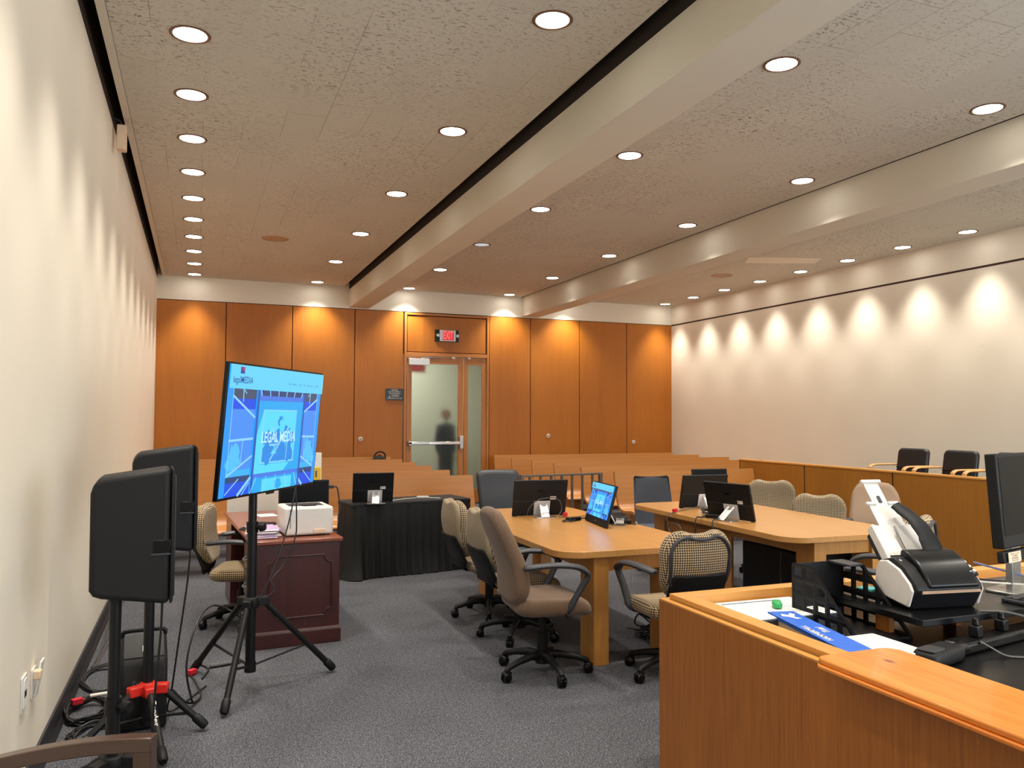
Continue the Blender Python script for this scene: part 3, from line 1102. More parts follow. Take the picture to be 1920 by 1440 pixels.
def chair_base(t, turn, sh, mleg=M_BLACK):
    global LEG_ME, CAST_ME
    for k in range(5):
        if LEG_ME is None:
            l = obj('leg', leg_mb(), mleg, t)
            LEG_ME = l.data
            c = obj('caster', caster_mb(), M_BLACKG, l)
            CAST_ME = c.data
        else:
            l = bpy.data.objects.new('leg', LEG_ME)
            C.objects.link(l)
            l.parent = t
            c = bpy.data.objects.new('caster', CAST_ME)
            C.objects.link(c)
            c.parent = l
        l.rotation_euler = (0, 0, turn + k * 2 * PI / 5)
    mb = MB().cyl((0, 0, 0.07), (0, 0, 0.15), 0.048, 0.042).cyl((0, 0, 0.15), (0, 0, 0.27), 0.036).cyl((0, 0, 0.27), (0, 0, sh - 0.08), 0.022)
    obj('column', mb, M_BLACK, t)
    mb = MB().box((0, -0.02, sh - 0.095), (0.20, 0.26, 0.045)).tube([(0.1, 0.06, sh - 0.1), (0.24, 0.07, sh - 0.1), (0.29, 0.07, sh - 0.105)], 0.008, 6)
    obj('mechanism', mb, M_BLACK, t, bevel=0.01)


def seat_mb(w, d, sh, th):
    out = rrect(w, d, 0.10, 8)

    def warp(a, b, c):
        z = sh - th / 2 + c
        if b > d * 0.2:
            z -= 0.035 * ((b - d * 0.2) / (d * 0.3)) ** 2
        z -= 0.012 * (1 - (a / (w / 2)) ** 2) * (1 if c > 0 else 0)
        return (a, b + 0.02, z)
    return MB().pillow(out, th, 0.45, 0.004, warp)


def arm_mb(sx, sh, y_back, top, high=False):
    s = sx
    p = [(s * 0.245, y_back, top), (s * 0.265, y_back + 0.10, top + 0.012), (s * 0.285, 0.0, top + 0.018), (s * 0.29, 0.12, top + 0.005), (s * 0.288, 0.19, top - 0.03), (s * 0.28, 0.20, top - 0.07), (s * 0.27, 0.165, top - 0.13), (s * 0.262, 0.12, sh - 0.01), (s * 0.245, 0.09, sh - 0.07), (s * 0.15, 0.07, sh - 0.095)]
    path = smooth_path(p, 4)
    n = len(path)
    rw = [0.034 if i < n * 0.48 else 0.024 for i in range(n)]
    rw = [0.02] + rw[1:]
    return MB().tube(path, rw, 12, ry=[0.012] + [0.019] * (n - 1), up=(0, 0, 1))


def task_chair(label, loc, rotz, fabric, sh=0.485, top=0.985, w=0.485, turn=0.3, shell=True, group=None, lean=0.16, backfab=None):
    t = thing('office_chair', label, 'chair', loc, rotz, group)
    chair_base(t, turn, sh)
    obj('seat', seat_mb(0.50, 0.48, sh, 0.095), fabric, t)
    z0 = sh + 0.03
    h = top - z0
    zc = (top + z0) / 2

    def warp(a, b, c):
        y = -0.235 - lean * (b + h / 2) + 0.55 * a * a - 0.05 * math.cos(b / h * PI) + (c if True else 0)
        if b > h * 0.3:
            y -= 0.5 * (b - h * 0.3) ** 2 * 4
        return (a, y, zc + b)
    obj('backrest', MB().pillow(kidney(w, h, 0.018), 0.085, 0.5, 0.006, warp), fabric, t)
    if backfab:
        rear = [(a * 0.93, b * 0.93 + 0.012) for a, b in kidney(w, h, 0.018)]
        obj('rear_panel', MB().pillow(rear, 0.05, 0.5, 0.004, lambda a, b, c: warp(a, b, c - 0.036)), backfab, t)
    if shell:
        inner = [(a * 0.84, b * 0.86 - 0.005) for a, b in kidney(w, h, 0.018)]
        path = [warp(a, b, -0.048) for a, b in inner]
        if not backfab:
            obj('back_rim', MB().tube(path, 0.014, 8, ry=0.011, closed=True), M_CHARBLK, t)
        low = rrect(w * 0.80, h * 0.62, 0.07, 8, 0, -h * 0.36)

        def warp2(a, b, c):
            # top edge of the shell dips towards the middle
            bb = b - (0.05 * (1 - (a / (w * 0.4)) ** 2) if b > -h * 0.36 else 0)
            x, y, z = warp(a, max(bb, -h / 2 - 0.02), c - (0.066 if backfab else 0.05))
            return (x, y, zc + bb)
        obj('back_shell', MB().pillow(low, 0.03, 0.5, 0, warp2), M_BLACK, t)
    obj('back_bracket', MB().tube(smooth_path([(0, -0.05, sh - 0.09), (0, -0.2, sh - 0.09), (0, -0.27, sh - 0.02), (0, -0.29, sh + 0.14)], 4), 0.045, 8, ry=0.014), M_BLACK, t)
    for sx in (-1, 1):
        obj('armrest', arm_mb(sx, sh, -0.225, sh + 0.205), M_CHARBLK, t)
    return t


G1 = 'checkered office chairs'
# chairs on the loudspeaker side of the first table
task_chair('checkered office chair seen from behind, farthest of the three along the table edge', (2.32, 6.45, 0), R(-90), M_CHECK, 0.48, 0.985, turn=0.9, group=G1, backfab=M_BEIGEFAB)
task_chair('checkered office chair seen from behind, squeezed beside the brown tweed chair', (2.31, 5.74, 0), R(-89), M_CHECK, 0.48, 0.985, turn=0.62, group=G1, backfab=M_BEIGEFAB)
# near end of the first table
task_chair('checkered office chair pulled to the near end of first table, back to us', (2.90, 4.56, 0), R(-2), M_CHECK, 0.50, 0.975, w=0.50, turn=R(126), group=G1)
# beside the mahogany desk
task_chair('checkered office chair at the open side of the mahogany desk', (0.36, 6.86, 0), R(-104), M_CHECK, 0.47, 0.965, lean=0.12, turn=1.45, group=G1)
# jury side of the second table
task_chair('checkered office chair facing us, farther one at the long side of second table', (5.74, 7.08, 0), R(140), M_CHECKF, 0.48, 0.985, w=0.52, turn=0.1, group=G1, shell=True)
task_chair('checkered office chair facing us, beside the taupe chair at second table', (5.45, 6.02, 0), R(140), M_CHECKF, 0.45, 0.935, w=0.50, turn=0.5, group=G1)
# near end of the second table, behind the scanner
task_chair('checkered office chair mostly hidden behind the white document scanner', (4.0, 4.02, 0), R(24), M_CHECK, 0.52, 1.07, w=0.52, turn=0.2, group=G1)


def high_back(label, loc, rotz, fabric, sh, top, wt, wb, turn, name='office_chair', square=False, arms=True, group=None, lean=0.2, thick=0.10, crown=0.03):
    t = thing(name, label, 'chair', loc, rotz, group)
    chair_base(t, turn, sh)
    obj('seat', seat_mb(0.52, 0.50, sh, 0.11), fabric, t)
    z0 = sh - 0.04
    h = top - z0
    zc = (top + z0) / 2
    out = rrect(wb, h, 0.06 if square else 0.12, 8)
    dens = []
    n = len(out)
    for i in range(n):
        a, b = out[i], out[(i + 1) % n]
        k = max(1, int(math.dist(a, b) / 0.05))
        for j in range(k):
            dens.append((a[0] + (b[0] - a[0]) * j / k, a[1] + (b[1] - a[1]) * j / k))
    out = []
    for a, b in dens:
        q = 1 + (wt / wb - 1) * (b / h + 0.5)
        cr = crown * (1 - (2 * a / wb) ** 2) if b > h * 0.25 else 0
        out.append((a * q, b + cr))

    def warp(a, b, c):
        f = b / h + 0.5
        y = -0.225 - lean * (f * h) + 0.35 * a * a + 0.035 * math.sin(f * PI * 1.5) + c
        return (a, y, zc + b)
    obj('backrest', MB().pillow(out, thick, 0.5, 0.008, warp), fabric, t)
    if arms:
        for sx in (-1, 1):
            obj('armrest', arm_mb(sx, sh, -0.2, sh + 0.20), M_CHARBLK, t)
    return t


high_back('brown tweed high-back office chair with looped black armrests, nearest us', (2.12, 4.87, 0), R(-95), M_TWEED, 0.525, 1.055, 0.40, 0.50, R(5), lean=0.17)
high_back('plain taupe office chair with a tapering back behind second table', (6.10, 5.94, 0), R(142), M_TAUPE, 0.46, 1.0, 0.40, 0.60, 0.4, lean=0.16)
high_back('dark leather executive chair with a square back at far table end', (2.99, 7.78, 0), R(176), M_LEATHER, 0.48, 1.09, 0.48, 0.46, R(230), square=True, crown=0.008, arms=False)

# mesh chair at far end of table 2
t = thing('office_chair', 'grey mesh-back office chair at the far end of second table', 'chair', (4.81, 7.74, 0), R(172))
chair_base(t, 0.2, 0.48)
obj('seat', seat_mb(0.48, 0.46, 0.48, 0.05), M_MESH, t)


def mwarp(a, b, c):
    return (a, -0.21 - 0.2 * (b + 0.28) + 0.3 * a * a + c, 0.70 + b)


mo = [(a * (1 - 0.12 * (b / 0.56)), b) for a, b in rrect(0.46, 0.56, 0.03, 5)]
obj('backrest', MB().pillow(mo, 0.016, 0.5, 0, mwarp), M_MESH, t)
obj('back_frame', MB().tube([mwarp(-0.20, 0.285, 0), mwarp(-0.1, 0.275, 0), mwarp(0, 0.272, 0), mwarp(0.1, 0.275, 0), mwarp(0.20, 0.285, 0)], 0.015, 8).tube([mwarp(-0.225, -0.28, -0.01), mwarp(-0.205, 0.28, 0)], 0.011, 8).tube([mwarp(0.225, -0.28, -0.01), mwarp(0.205, 0.28, 0)], 0.011, 8), M_BLACK, t)
obj('frame_bar', MB().tube(smooth_path([(0.2, 0.2, 0.44), (0.22, -0.1, 0.44), (0.225, -0.21, 0.49)], 4), 0.014, 8).tube(smooth_path([(-0.2, 0.2, 0.44), (-0.22, -0.1, 0.44), (-0.225, -0.21, 0.49)], 4), 0.014, 8), M_CHROME, t)

# ================================================================== JURY BOX
JX = 7.575
t = thing('jury_box', 'long low veneered jury box wall with cap rail', 'partition', (JX, 0, 0))
ys = [10.03, 8.655, 7.186, 5.72, 4.25, 2.78]
for a, b in zip(ys, ys[1:]):
    obj('panel', MB().bx(0.0, 0.03, b + 0.012, a - 0.012, 0.0, 1.035), M_JURY, t, bevel=0.002, smooth=False)
obj('core', MB().bx(0.012, 0.075, 2.78, 10.03, 0.0, 1.03), M_JOINT, t, smooth=False)
obj('end_panel', MB().bx(0.0, 0.08, 10.03, 10.04, 0.0, 1.03), M_JURY, t, smooth=False)
obj('cap_rail', MB().bx(-0.006, 0.085, 2.78, 10.045, 1.03, 1.052), M_STATIONY, t, bevel=0.003, smooth=False)
PZ = 0.408
t = tag(obj('jury_platform', MB().bx(JX + 0.09, XR - 0.015, 2.8, 10.02, 0.0, PZ), M_CARPET, smooth=False), 'raised carpeted platform inside the jury box', 'platform')


def jury_chair(label, y):
    t = thing('jury_chair', label, 'chair', (8.18, y, PZ), R(90), 'jury chairs')
    # faces local +Y
    def warp(a, b, c):
        return (a, -0.20 - 0.16 * (b + 0.22) + c, 0.66 + b)
    obj('backrest', MB().pillow(rrect(0.46, 0.44, 0.06, 7), 0.07, 0.45, 0.006, warp), M_LEATHERB, t)
    obj('back_seam', MB().tube([warp(-0.215, -0.02, 0.042), warp(0, -0.02, 0.047), warp(0.215, -0.02, 0.042)], 0.005, 6), M_BLACKG, t)
    obj('seat', MB().pillow(rrect(0.48, 0.48, 0.06, 7), 0.09, 0.45, 0.006, lambda a, b, c: (a, b + 0.03, 0.42 + c)), M_LEATHERB, t)
    for sx in (-1, 1):
        p = smooth_path([(sx * 0.265, -0.26, 0.665), (sx * 0.265, 0.0, 0.668), (sx * 0.265, 0.14, 0.665), (sx * 0.265, 0.19, 0.645), (sx * 0.265, 0.205, 0.60), (sx * 0.265, 0.205, 0.3), (sx * 0.265, 0.2, 0.06), (sx * 0.265, 0.16, 0.02), (sx * 0.265, -0.25, 0.014)], 5)
        obj('arm_loop', MB().tube(p, 0.030, 12, ry=0.013, up=(0, 0, 1)), M_BENTWOOD, t)
    obj('cross_rail', MB().bx(-0.265, 0.265, -0.05, -0.01, 0.35, 0.375).bx(-0.265, 0.265, 0.17, 0.21, 0.35, 0.375), M_BENTWOOD, t, bevel=0.004)


jury_chair('black leather bentwood-arm jury chair, first one past the taupe chair', 7.66)
jury_chair('black leather bentwood-arm jury chair next to the black desk monitor edge', 6.98)
jury_chair('bentwood-arm jury chair hidden behind the black desk monitor', 6.30)

# ================================================================== SCREENS


def screen_picture(parent, w, h, org, ux, uy, nz):
    """web page shown on a screen; org = lower-left corner, ux / uy unit vectors, nz outward normal"""
    org, ux, uy, nz = Vector(org), Vector(ux), Vector(uy), Vector(nz)
    cols = dict(head=(96, 206, 248), mid=(66, 142, 240), deep=(16, 78, 226), dark=(38, 66, 120), slate=(64, 78, 104), cyan=(22, 166, 238), light=(84, 214, 250), pane=(52, 176, 242),
                line=(138, 206, 255), mull=(36, 84, 176), viol=(66, 120, 226), ink=(28, 60, 150), red=(150, 60, 110), cloud=(78, 190, 246), cloudd=(30, 138, 226), edge=(30, 150, 240), white=(190, 236, 255))
    names = list(cols)
    ms = []
    for k in names:
        nm = 'screen_' + k
        ms.append(MATS.get(nm) or emit(nm, srgb(*cols[k]), 0.95))
    mb = MB()
    lay = [0]

    def P(u, v, d=0.0):
        return org + ux * (u * w) + uy * (v * h) + nz * (0.0004 + lay[0] * 0.00012)

    def quad(c, u0, u1, v0, v1):
        lay[0] += 1
        mb.mi = names.index(c)
        mb.poly([P(u0, v0), P(u1, v0), P(u1, v1), P(u0, v1)])

    def pol(c, pts):
        lay[0] += 1
        mb.mi = names.index(c)
        mb.poly([P(*p) for p in pts])

    def line(c, a, b, t=0.008):
        lay[0] += 1
        mb.mi = names.index(c)
        d = Vector((b[0] - a[0], (b[1] - a[1]) * h / w))
        n = Vector((-d.y, d.x)).normalized() * t / 2
        n = Vector((n.x, n.y * w / h))
        mb.poly([P(a[0] + n.x, a[1] + n.y), P(b[0] + n.x, b[1] + n.y), P(b[0] - n.x, b[1] - n.y), P(a[0] - n.x, a[1] - n.y)])

    def blob(c, cu, cv, ru, rv, seed, n=22):
        lay[0] += 1
        mb.mi = names.index(c)
        rr = random.Random(seed)
        pts = [(cu + ru * math.cos(2 * PI * i / n) * (0.55 + 0.6 * rr.random()), cv + rv * math.sin(2 * PI * i / n) * (0.55 + 0.6 * rr.random())) for i in range(n)]
        s = len(mb.v)
        mb.add([P(cu, cv)] + [P(*p) for p in pts], [(0, 1 + i, 1 + (i + 1) % n) for i in range(n)])
    quad('edge', 0, 1, 0, 1)
    for sgn in (0, 1):
        f = (lambda u: u) if not sgn else (lambda u: 1 - u)

        def q(c, u0, u1, v0, v1):
            a, b = f(u0), f(u1)
            quad(c, min(a, b), max(a, b), v0, v1)
        q('slate', 0.055, 0.265, 0.745, 0.82)
        q('deep', 0.05, 0.265, 0.665, 0.745)
        q('mid', 0.045, 0.265, 0.16, 0.665)
        blob('cloud', f(0.11), 0.30, 0.055, 0.13, 3 + sgn)
        blob('cloud', f(0.08), 0.24, 0.05, 0.08, 5 + sgn)
        q('pane', 0.045, 0.265, 0.145, 0.20)
        q('dark', 0.045, 0.265, 0.105, 0.15)
        q('deep', 0.045, 0.265, 0.0, 0.105)
        line('line', (f(0.052), 0.765), (f(0.268), 0.60), 0.011)
        line('line', (f(0.045), 0.425), (f(0.265), 0.435), 0.011)
        line('line', (f(0.045), 0.155), (f(0.27), 0.30), 0.010)
        line('line', (f(0.14), 0.82), (f(0.145), 0.72), 0.007)
        line('line', (f(0.14), 0.82), (f(0.17), 0.785), 0.005)
        line('line', (f(0.17), 0.43), (f(0.165), 0.22), 0.005)
        line('line', (f(0.05), 0.02), (f(0.16), 0.13), 0.006)
        line('line', (f(0.16), 0.0), (f(0.272), 0.13), 0.016)
        line('line', (f(0.20), 0.0), (f(0.262), 0.09), 0.006)
        q('line', 0.048, 0.053, 0.16, 0.82)
    quad('viol', 0.285, 0.775, 0.115, 0.80)
    pol('dark', [(0.30, 0.82), (0.76, 0.82), (0.745, 0.775), (0.315, 0.775)])
    for k in range(6):
        u = 0.30 + 0.46 * k / 5
        line('line', (u, 0.82), (0.5 + (u - 0.5) * 0.93, 0.775), 0.008)
    quad('cyan', 0.285, 0.775, 0.15, 0.735)
    pol('light', [(0.285, 0.15), (0.285, 0.44), (0.345, 0.66), (0.345, 0.22), (0.66, 0.22), (0.60, 0.15)])
    quad('line', 0.345, 0.705, 0.225, 0.665)
    quad('light', 0.352, 0.698, 0.235, 0.657)
    quad('cloudd', 0.36, 0.69, 0.385, 0.48)
    blob('cloudd', 0.56, 0.42, 0.11, 0.18, 21, 30)
    blob('cloudd', 0.42, 0.35, 0.055, 0.14, 22)
    blob('cloudd', 0.63, 0.32, 0.055, 0.10, 26)
    blob('cloudd', 0.53, 0.57, 0.03, 0.06, 23)
    blob('light', 0.545, 0.53, 0.035, 0.06, 24)
    blob('pane', 0.60, 0.42, 0.04, 0.07, 25)
    quad('cloudd', 0.36, 0.69, 0.24, 0.30)
    line('line', (0.435, 0.53), (0.53, 0.37), 0.010)
    line('line', (0.435, 0.53), (0.43, 0.37), 0.007)
    line('line', (0.43, 0.375), (0.51, 0.375), 0.010)
    line('line', (0.62, 0.52), (0.44, 0.245), 0.010)
    line('line', (0.62, 0.52), (0.615, 0.25), 0.007)
    lay[0] += 2
    mb.mi = names.index('white')
    text_mb(mb, 'LEGAL MEDIA', 0.066 * w, lambda x, y: P(0.522 + x / w * 0.92, 0.435 + y / h * 1.15), bold=0.0012)
    quad('mull', 0.268, 0.288, 0.0, 0.82)
    quad('mull', 0.772, 0.79, 0.0, 0.82)
    quad('cyan', 0.29, 0.77, 0.0, 0.115)
    quad('light', 0.38, 0.70, 0.0, 0.10)
    blob('cyan', 0.55, 0.05, 0.05, 0.05, 31)
    for k in range(5):
        u = 0.32 + 0.4 * k / 4
        line('line', (0.53 + (u - 0.53) * 1.25, 0.0), (u, 0.125), 0.006)
    # header bar
    quad('head', 0, 1, 0.82, 1)
    quad('ink', 0.085, 0.122, 0.935, 0.985)
    quad('red', 0.095, 0.122, 0.955, 0.985)
    lay[0] += 2
    mb.mi = names.index('ink')
    text_mb(mb, 'legalMEDIA', 0.038 * w, lambda x, y: P(0.115 + x / w, 0.885 + y / h * 1.15), bold=0.0003)
    for u, s in ((0.59, 'HOME'), (0.645, 'SERVICES'), (0.71, 'TRIALS'), (0.765, 'TEAM'), (0.81, 'NEWS'), (0.855, 'BLOG'), (0.92, 'CONTACT')):
        text_mb(mb, s, 0.011 * w, lambda x, y, u=u: P(u + x / w, 0.885 + y / h))
    o = obj('screen_image', mb, ms, parent, smooth=False, recalc=False)
    return o


# ------------------------------------------------------------------ big TV on a tripod stand
TVC = Vector((0.456, 5.165, 1.577))
tvu = Vector((0.653, 1.06, -0.009)).normalized()
t = thing('television', 'large flat television tilted forward on a tripod showing a blue web page', 'television', TVC, math.atan2(tvu.y, tvu.x))
tw, th_ = 1.245, 0.765
tilt = Matrix.Rotation(R(4.6), 3, 'X')
# local frame: +X along the screen, screen faces local -Y


def tl(x, y, z):
    return tilt @ Vector((x, y, z))


mb = MB().box((0, 0.012, 0), (tw, 0.024, th_), tilt)
obj('bezel', mb, M_BLACKG, t, bevel=0.003)
mb = MB().box(tl(0, 0.045, -0.08), (tw * 0.8, 0.05, th_ * 0.6), tilt)
obj('rear_housing', mb, M_BLACK, t, bevel=0.02)
obj('logo_tab', MB().box(tl(0, 0.004, -th_ / 2 - 0.006), (0.09, 0.012, 0.014), tilt), M_BLACKG, t, bevel=0.003)
o = tl(-tw / 2 + 0.012, -0.001, -th_ / 2 + 0.014)
screen_picture(t, tw - 0.024, th_ - 0.026, o, tilt @ Vector((1, 0, 0)), tilt @ Vector((0, 0, 1)), tilt @ Vector((0, -1, 0)))


def tripod(name, label, cat, pole_xy, feet, hub_z, top_z, rp, rl, hubm, knob_z, group=None, hub_r=0.05, brace=0.45, low=0.1):
    t = thing(name, label, cat, (pole_xy[0], pole_xy[1], 0), 0, group)
    px, py = pole_xy
    obj('lower_tube', MB().cyl((0, 0, low), (0, 0, knob_z), rp * 1.12), M_METALBLK, t)
    obj('upper_tube', MB().cyl((0, 0, knob_z - 0.05), (0, 0, top_z), rp * 0.95), M_METALBLK, t)
    obj('clamp_collar', MB().cyl((0, 0, knob_z - 0.035), (0, 0, knob_z + 0.03), rp * 1.35), M_BLACK, t)
    k = obj('clamp_knob', MB().cyl((rp * 0.7, -rp * 0.7, knob_z), (rp * 0.7 + 0.03, -rp * 0.7 - 0.02, knob_z), 0.012, n=10).cyl((rp * 0.7 + 0.028, -rp * 0.7 - 0.02, knob_z), (rp * 0.7 + 0.05, -rp * 0.7 - 0.036, knob_z), 0.028, 0.022, 12), M_BLACK, t)
    hub = MB().lathe([(rp, 0.035), (hub_r, 0.03), (hub_r * 1.15, 0.0), (hub_r, -0.035), (rp, -0.04)], 12, (0, 0, hub_z))
    for fx, fy in feet:
        d = Vector((fx - px, fy - py, 0)).normalized()
        hub.box(d * (hub_r + 0.025) + Vector((0, 0, hub_z)), (0.075, 0.05, 0.05), Matrix.Rotation(math.atan2(d.y, d.x), 3, 'Z'))
    obj('hub', hub, hubm, t, bevel=0.006)
    obj('foot_collar', MB().cyl((0, 0, low - 0.02), (0, 0, low + 0.04), rp * 1.3), M_BLACK, t)
    for fx, fy in feet:
        d = Vector((fx - px, fy - py, 0))
        u = d.normalized()
        a = u * (hub_r + 0.03) + Vector((0, 0, hub_z))
        b = d + Vector((0, 0, 0.03))
        l = obj('leg', MB().cyl(a, b, rl, rl, 14), M_METALBLK, t)
        e = (b - a).normalized()
        obj('rubber_foot', MB().tube([b - e * 0.07, b - e * 0.06, b, b + e * 0.012], [rl * 1.05, rl * 1.35, rl * 1.35, rl * 1.0], 14), M_BLACK, l)
        m = a + (b - a) * (1 - brace * 0.9)
        obj('brace', MB().cyl(u * (rp * 1.2) + Vector((0, 0, low + 0.02)), m - Vector((0, 0, rl)), 0.008, n=8), M_METALBLK, l)
    return t


t = tripod('television_stand', 'black tripod stand with splayed legs holding the large television', 'stand', (0.33, 5.235), [(0.016, 5.684), (0.169, 4.781), (0.849, 5.371)], 0.52, 1.62, 0.0265, 0.019, M_BLACK, 0.98, hub_r=0.045, low=0.12)
obj('mount_bracket', MB().box((0.07, -0.04, 1.57), (0.05, 0.34, 0.30), Matrix.Rotation(math.atan2(tvu.y, tvu.x) - PI / 2, 3, 'Z')).cyl((0.0, 0.0, 1.5), (0.07, -0.04, 1.57), 0.02), M_BLACK, t, bevel=0.004)

# ------------------------------------------------------------------ PA loudspeakers


def pa_speaker(label, loc, rotz):
    t = thing('loudspeaker', label, 'speaker', loc, rotz, 'loudspeakers on stands')
    # local: +X towards the grille, Y across, Z up from the stand socket
    d, w, h = 0.33, 0.235, 0.505
    prof = [(-0.17, 0.035), (-0.155, 0.012), (-0.125, 0.0), (0.125, -0.04), (0.125, 0.520), (-0.13, 0.485), (-0.16, 0.465), (-0.172, 0.42)]
    pr = [(p[0], p[1]) for p in prof]
    body = obj('cabinet', MB().prism(pr, 'y', -w / 2, w / 2), M_SPEAKER, t, bevel=0.022, seg=4, angle=60)
    obj('front_frame', MB().prism([(0.127, -0.039), (0.140, -0.028), (0.140, 0.508), (0.127, 0.520)], 'y', -w / 2, w / 2), M_SPEAKER, t, bevel=0.012, seg=3)
    obj('grille', MB().bx(0.138, 0.146, -w / 2 + 0.02, w / 2 - 0.02, -0.01, 0.485), M_GRILLE, t, bevel=0.004)
    obj('handle_recess', MB().bx(0.06, 0.128, -w / 2 - 0.002, -w / 2 + 0.01, 0.175, 0.225), M_BLACKG, t, bevel=0.002)
    obj('handle_lip', MB().bx(0.055, 0.128, -w / 2 - 0.004, -w / 2 + 0.004, 0.165, 0.172), M_CHARBLK, t)
    obj('stand_socket', MB().cyl((-0.075, 0, -0.03), (-0.075, 0, 0.03), 0.026), M_BLACK, t)
    return t


P1, P2 = (-0.30, 3.735), (-0.215, 4.68)
pa_speaker('black PA loudspeaker on the closer stand, its top lower in front', (P1[0] + 0.075, P1[1], 0.925), R(3))
pa_speaker('black PA loudspeaker on the farther stand, partly behind the other', (P2[0] + 0.075, P2[1], 0.985), R(4))
tripod('speaker_stand', 'black speaker stand with a thick pole behind the dark wooden chair', 'stand', P1, [(0.12, 3.66), (-0.46, 4.20), (-0.60, 3.33)], 0.24, 0.95, 0.0245, 0.018, M_BLACK, 0.47, 'speaker stands', low=0.07)
t2 = tripod('speaker_stand', 'black speaker stand with a red hub and white leg lettering', 'stand', P2, [(0.066, 4.62), (-0.12, 4.22), (-0.52, 4.50)], 0.235, 1.02, 0.0225, 0.018, M_RED, 0.80, 'speaker stands', hub_r=0.04, low=0.07)
# white lettering along one leg
a = Vector((0.03, -0.068, 0.235))
b = Vector((0.095, -0.46, 0.03))
e = (b - a).normalized()
side = Vector((0.85, 0.1, 0.5))
side = (side - e * side.dot(e)).normalized()
nn = side.cross(e).normalized()
if nn.z < 0:
    nn = -nn
cc = a + (b - a) * 0.38 + side * 0.0
mb = text_mb(MB(), 'Fender', 0.058, lambda x, y: cc + e * x + side * y * 0.6 + nn * (0.0212 - 0.25 * abs(y) * abs(y) * 8), bold=0.0008)
obj('leg_lettering', mb, M_SILVERLBL, t2, smooth=False, recalc=False)

# black mixer/amplifier box on the floor behind the stands
t = thing('amplifier_box', 'upright black portable amplifier box on the floor behind the stands', 'amplifier', (-0.245, 4.86, 0), R(4))
obj('case', MB().prism([(-0.13, 0.0), (0.12, 0.0), (0.12, 0.43), (0.07, 0.45), (-0.10, 0.37), (-0.13, 0.33)], 'x', -0.115, 0.115), M_SPEAKER, t, bevel=0.02, seg=3)
obj('top_tray', MB().prism([(-0.10, 0.374), (-0.095, 0.380), (0.065, 0.456), (0.07, 0.449)], 'x', -0.10, 0.10), M_BLACK, t, bevel=0.004)
obj('carry_handle', MB().tube(smooth_path([(-0.105, 0.11, 0.43), (-0.10, 0.11, 0.465), (0, 0.11, 0.47), (0.10, 0.11, 0.465), (0.105, 0.11, 0.43)], 4), 0.012, 8), M_BLACK, t)
obj('white_sticker', MB().box((0.012, -0.045, 0.407), (0.04, 0.045, 0.003), Matrix.Rotation(R(25.5), 3, 'X')), M_SILVERLBL, t, smooth=False)
mb = text_mb(MB(), 'Fender', 0.04, lambda x, y: (x, -0.1315, 0.25 + y), bold=0.0004)
obj('case_lettering', mb, M_INK, t, smooth=False, recalc=False)

# ------------------------------------------------------------------ computer monitors with easel backs


def easel_monitor(label, loc, rotz, w=0.50, h=0.325, tiltd=14, sticker=True, group='black monitors with silver stands', sx=0.12):
    """stands at local origin; screen faces local +Y, the camera-side back faces -Y"""
    t = thing('computer_monitor', label, 'monitor', loc, rotz, group)
    tm = Matrix.Rotation(R(tiltd), 3, 'X')

    def q(x, y, z):
        v = tm @ Vector((x, y, z))
        return v + Vector((0, 0, 0.006))
    obj('casing', MB().box(q(0, 0, h / 2), (w, 0.022, h), tm), M_BLACK, t, bevel=0.004)
    obj('screen', MB().box(q(0, 0.012, h / 2 + 0.012), (w - 0.03, 0.002, h - 0.05), tm), M_SCREENOFF, t, smooth=False)
    obj('back_seam', MB().box(q(0, -0.0115, h * 0.42), (w - 0.004, 0.0015, 0.003), tm), M_CHARBLK, t, smooth=False)
    obj('stand_plate', MB().box(q(0.02, -0.014, h * 0.22), (0.15, 0.006, h * 0.40), tm), M_SILVER, t, bevel=0.002)
    top = q(0.03, -0.02, h * 0.36)
    foot = Vector((0.03 - 0.02, top.y - 0.12, 0.008))
    mb = MB()
    for s in (-0.028, 0.028):
        mb.tube([top + Vector((s, 0, 0)), top * 0.55 + foot * 0.45 + Vector((s, 0, 0)), foot + Vector((s, 0, 0))], 0.012, 8, ry=0.004)
    mb.tube([top * 0.75 + foot * 0.25, top * 0.3 + foot * 0.7, foot], 0.036, 8, ry=0.004)
    obj('easel_leg', mb, M_SILVER, t)
    obj('stand_base', MB().prism(rrect(0.20, 0.12, 0.02, 4, 0.02, top.y - 0.06), 'z', 0.0, 0.008), M_STEEL, t)
    obj('foot', MB().bx(-w / 2 + 0.01, -w / 2 + 0.04, -0.012, 0.012, 0, 0.012).bx(w / 2 - 0.04, w / 2 - 0.01, -0.012, 0.012, 0, 0.012), M_BLACK, t)
    if sticker:
        st = obj('asset_label', MB().box(q(sx, -0.012, h * 0.50), (0.055, 0.001, 0.028), tm), M_SILVERLBL, t, smooth=False)
        obj('label_print', MB().box(q(sx + 0.008, -0.0128, h * 0.515), (0.03, 0.0006, 0.004), tm).box(q(sx - 0.016, -0.0128, h * 0.505), (0.01, 0.0006, 0.014), tm), M_INK, st, smooth=False)
    obj('badge', MB().box(q(0, -0.0115, h * 0.70), (0.06, 0.001, 0.02), tm), M_BLACKG, t, smooth=False)
    return t


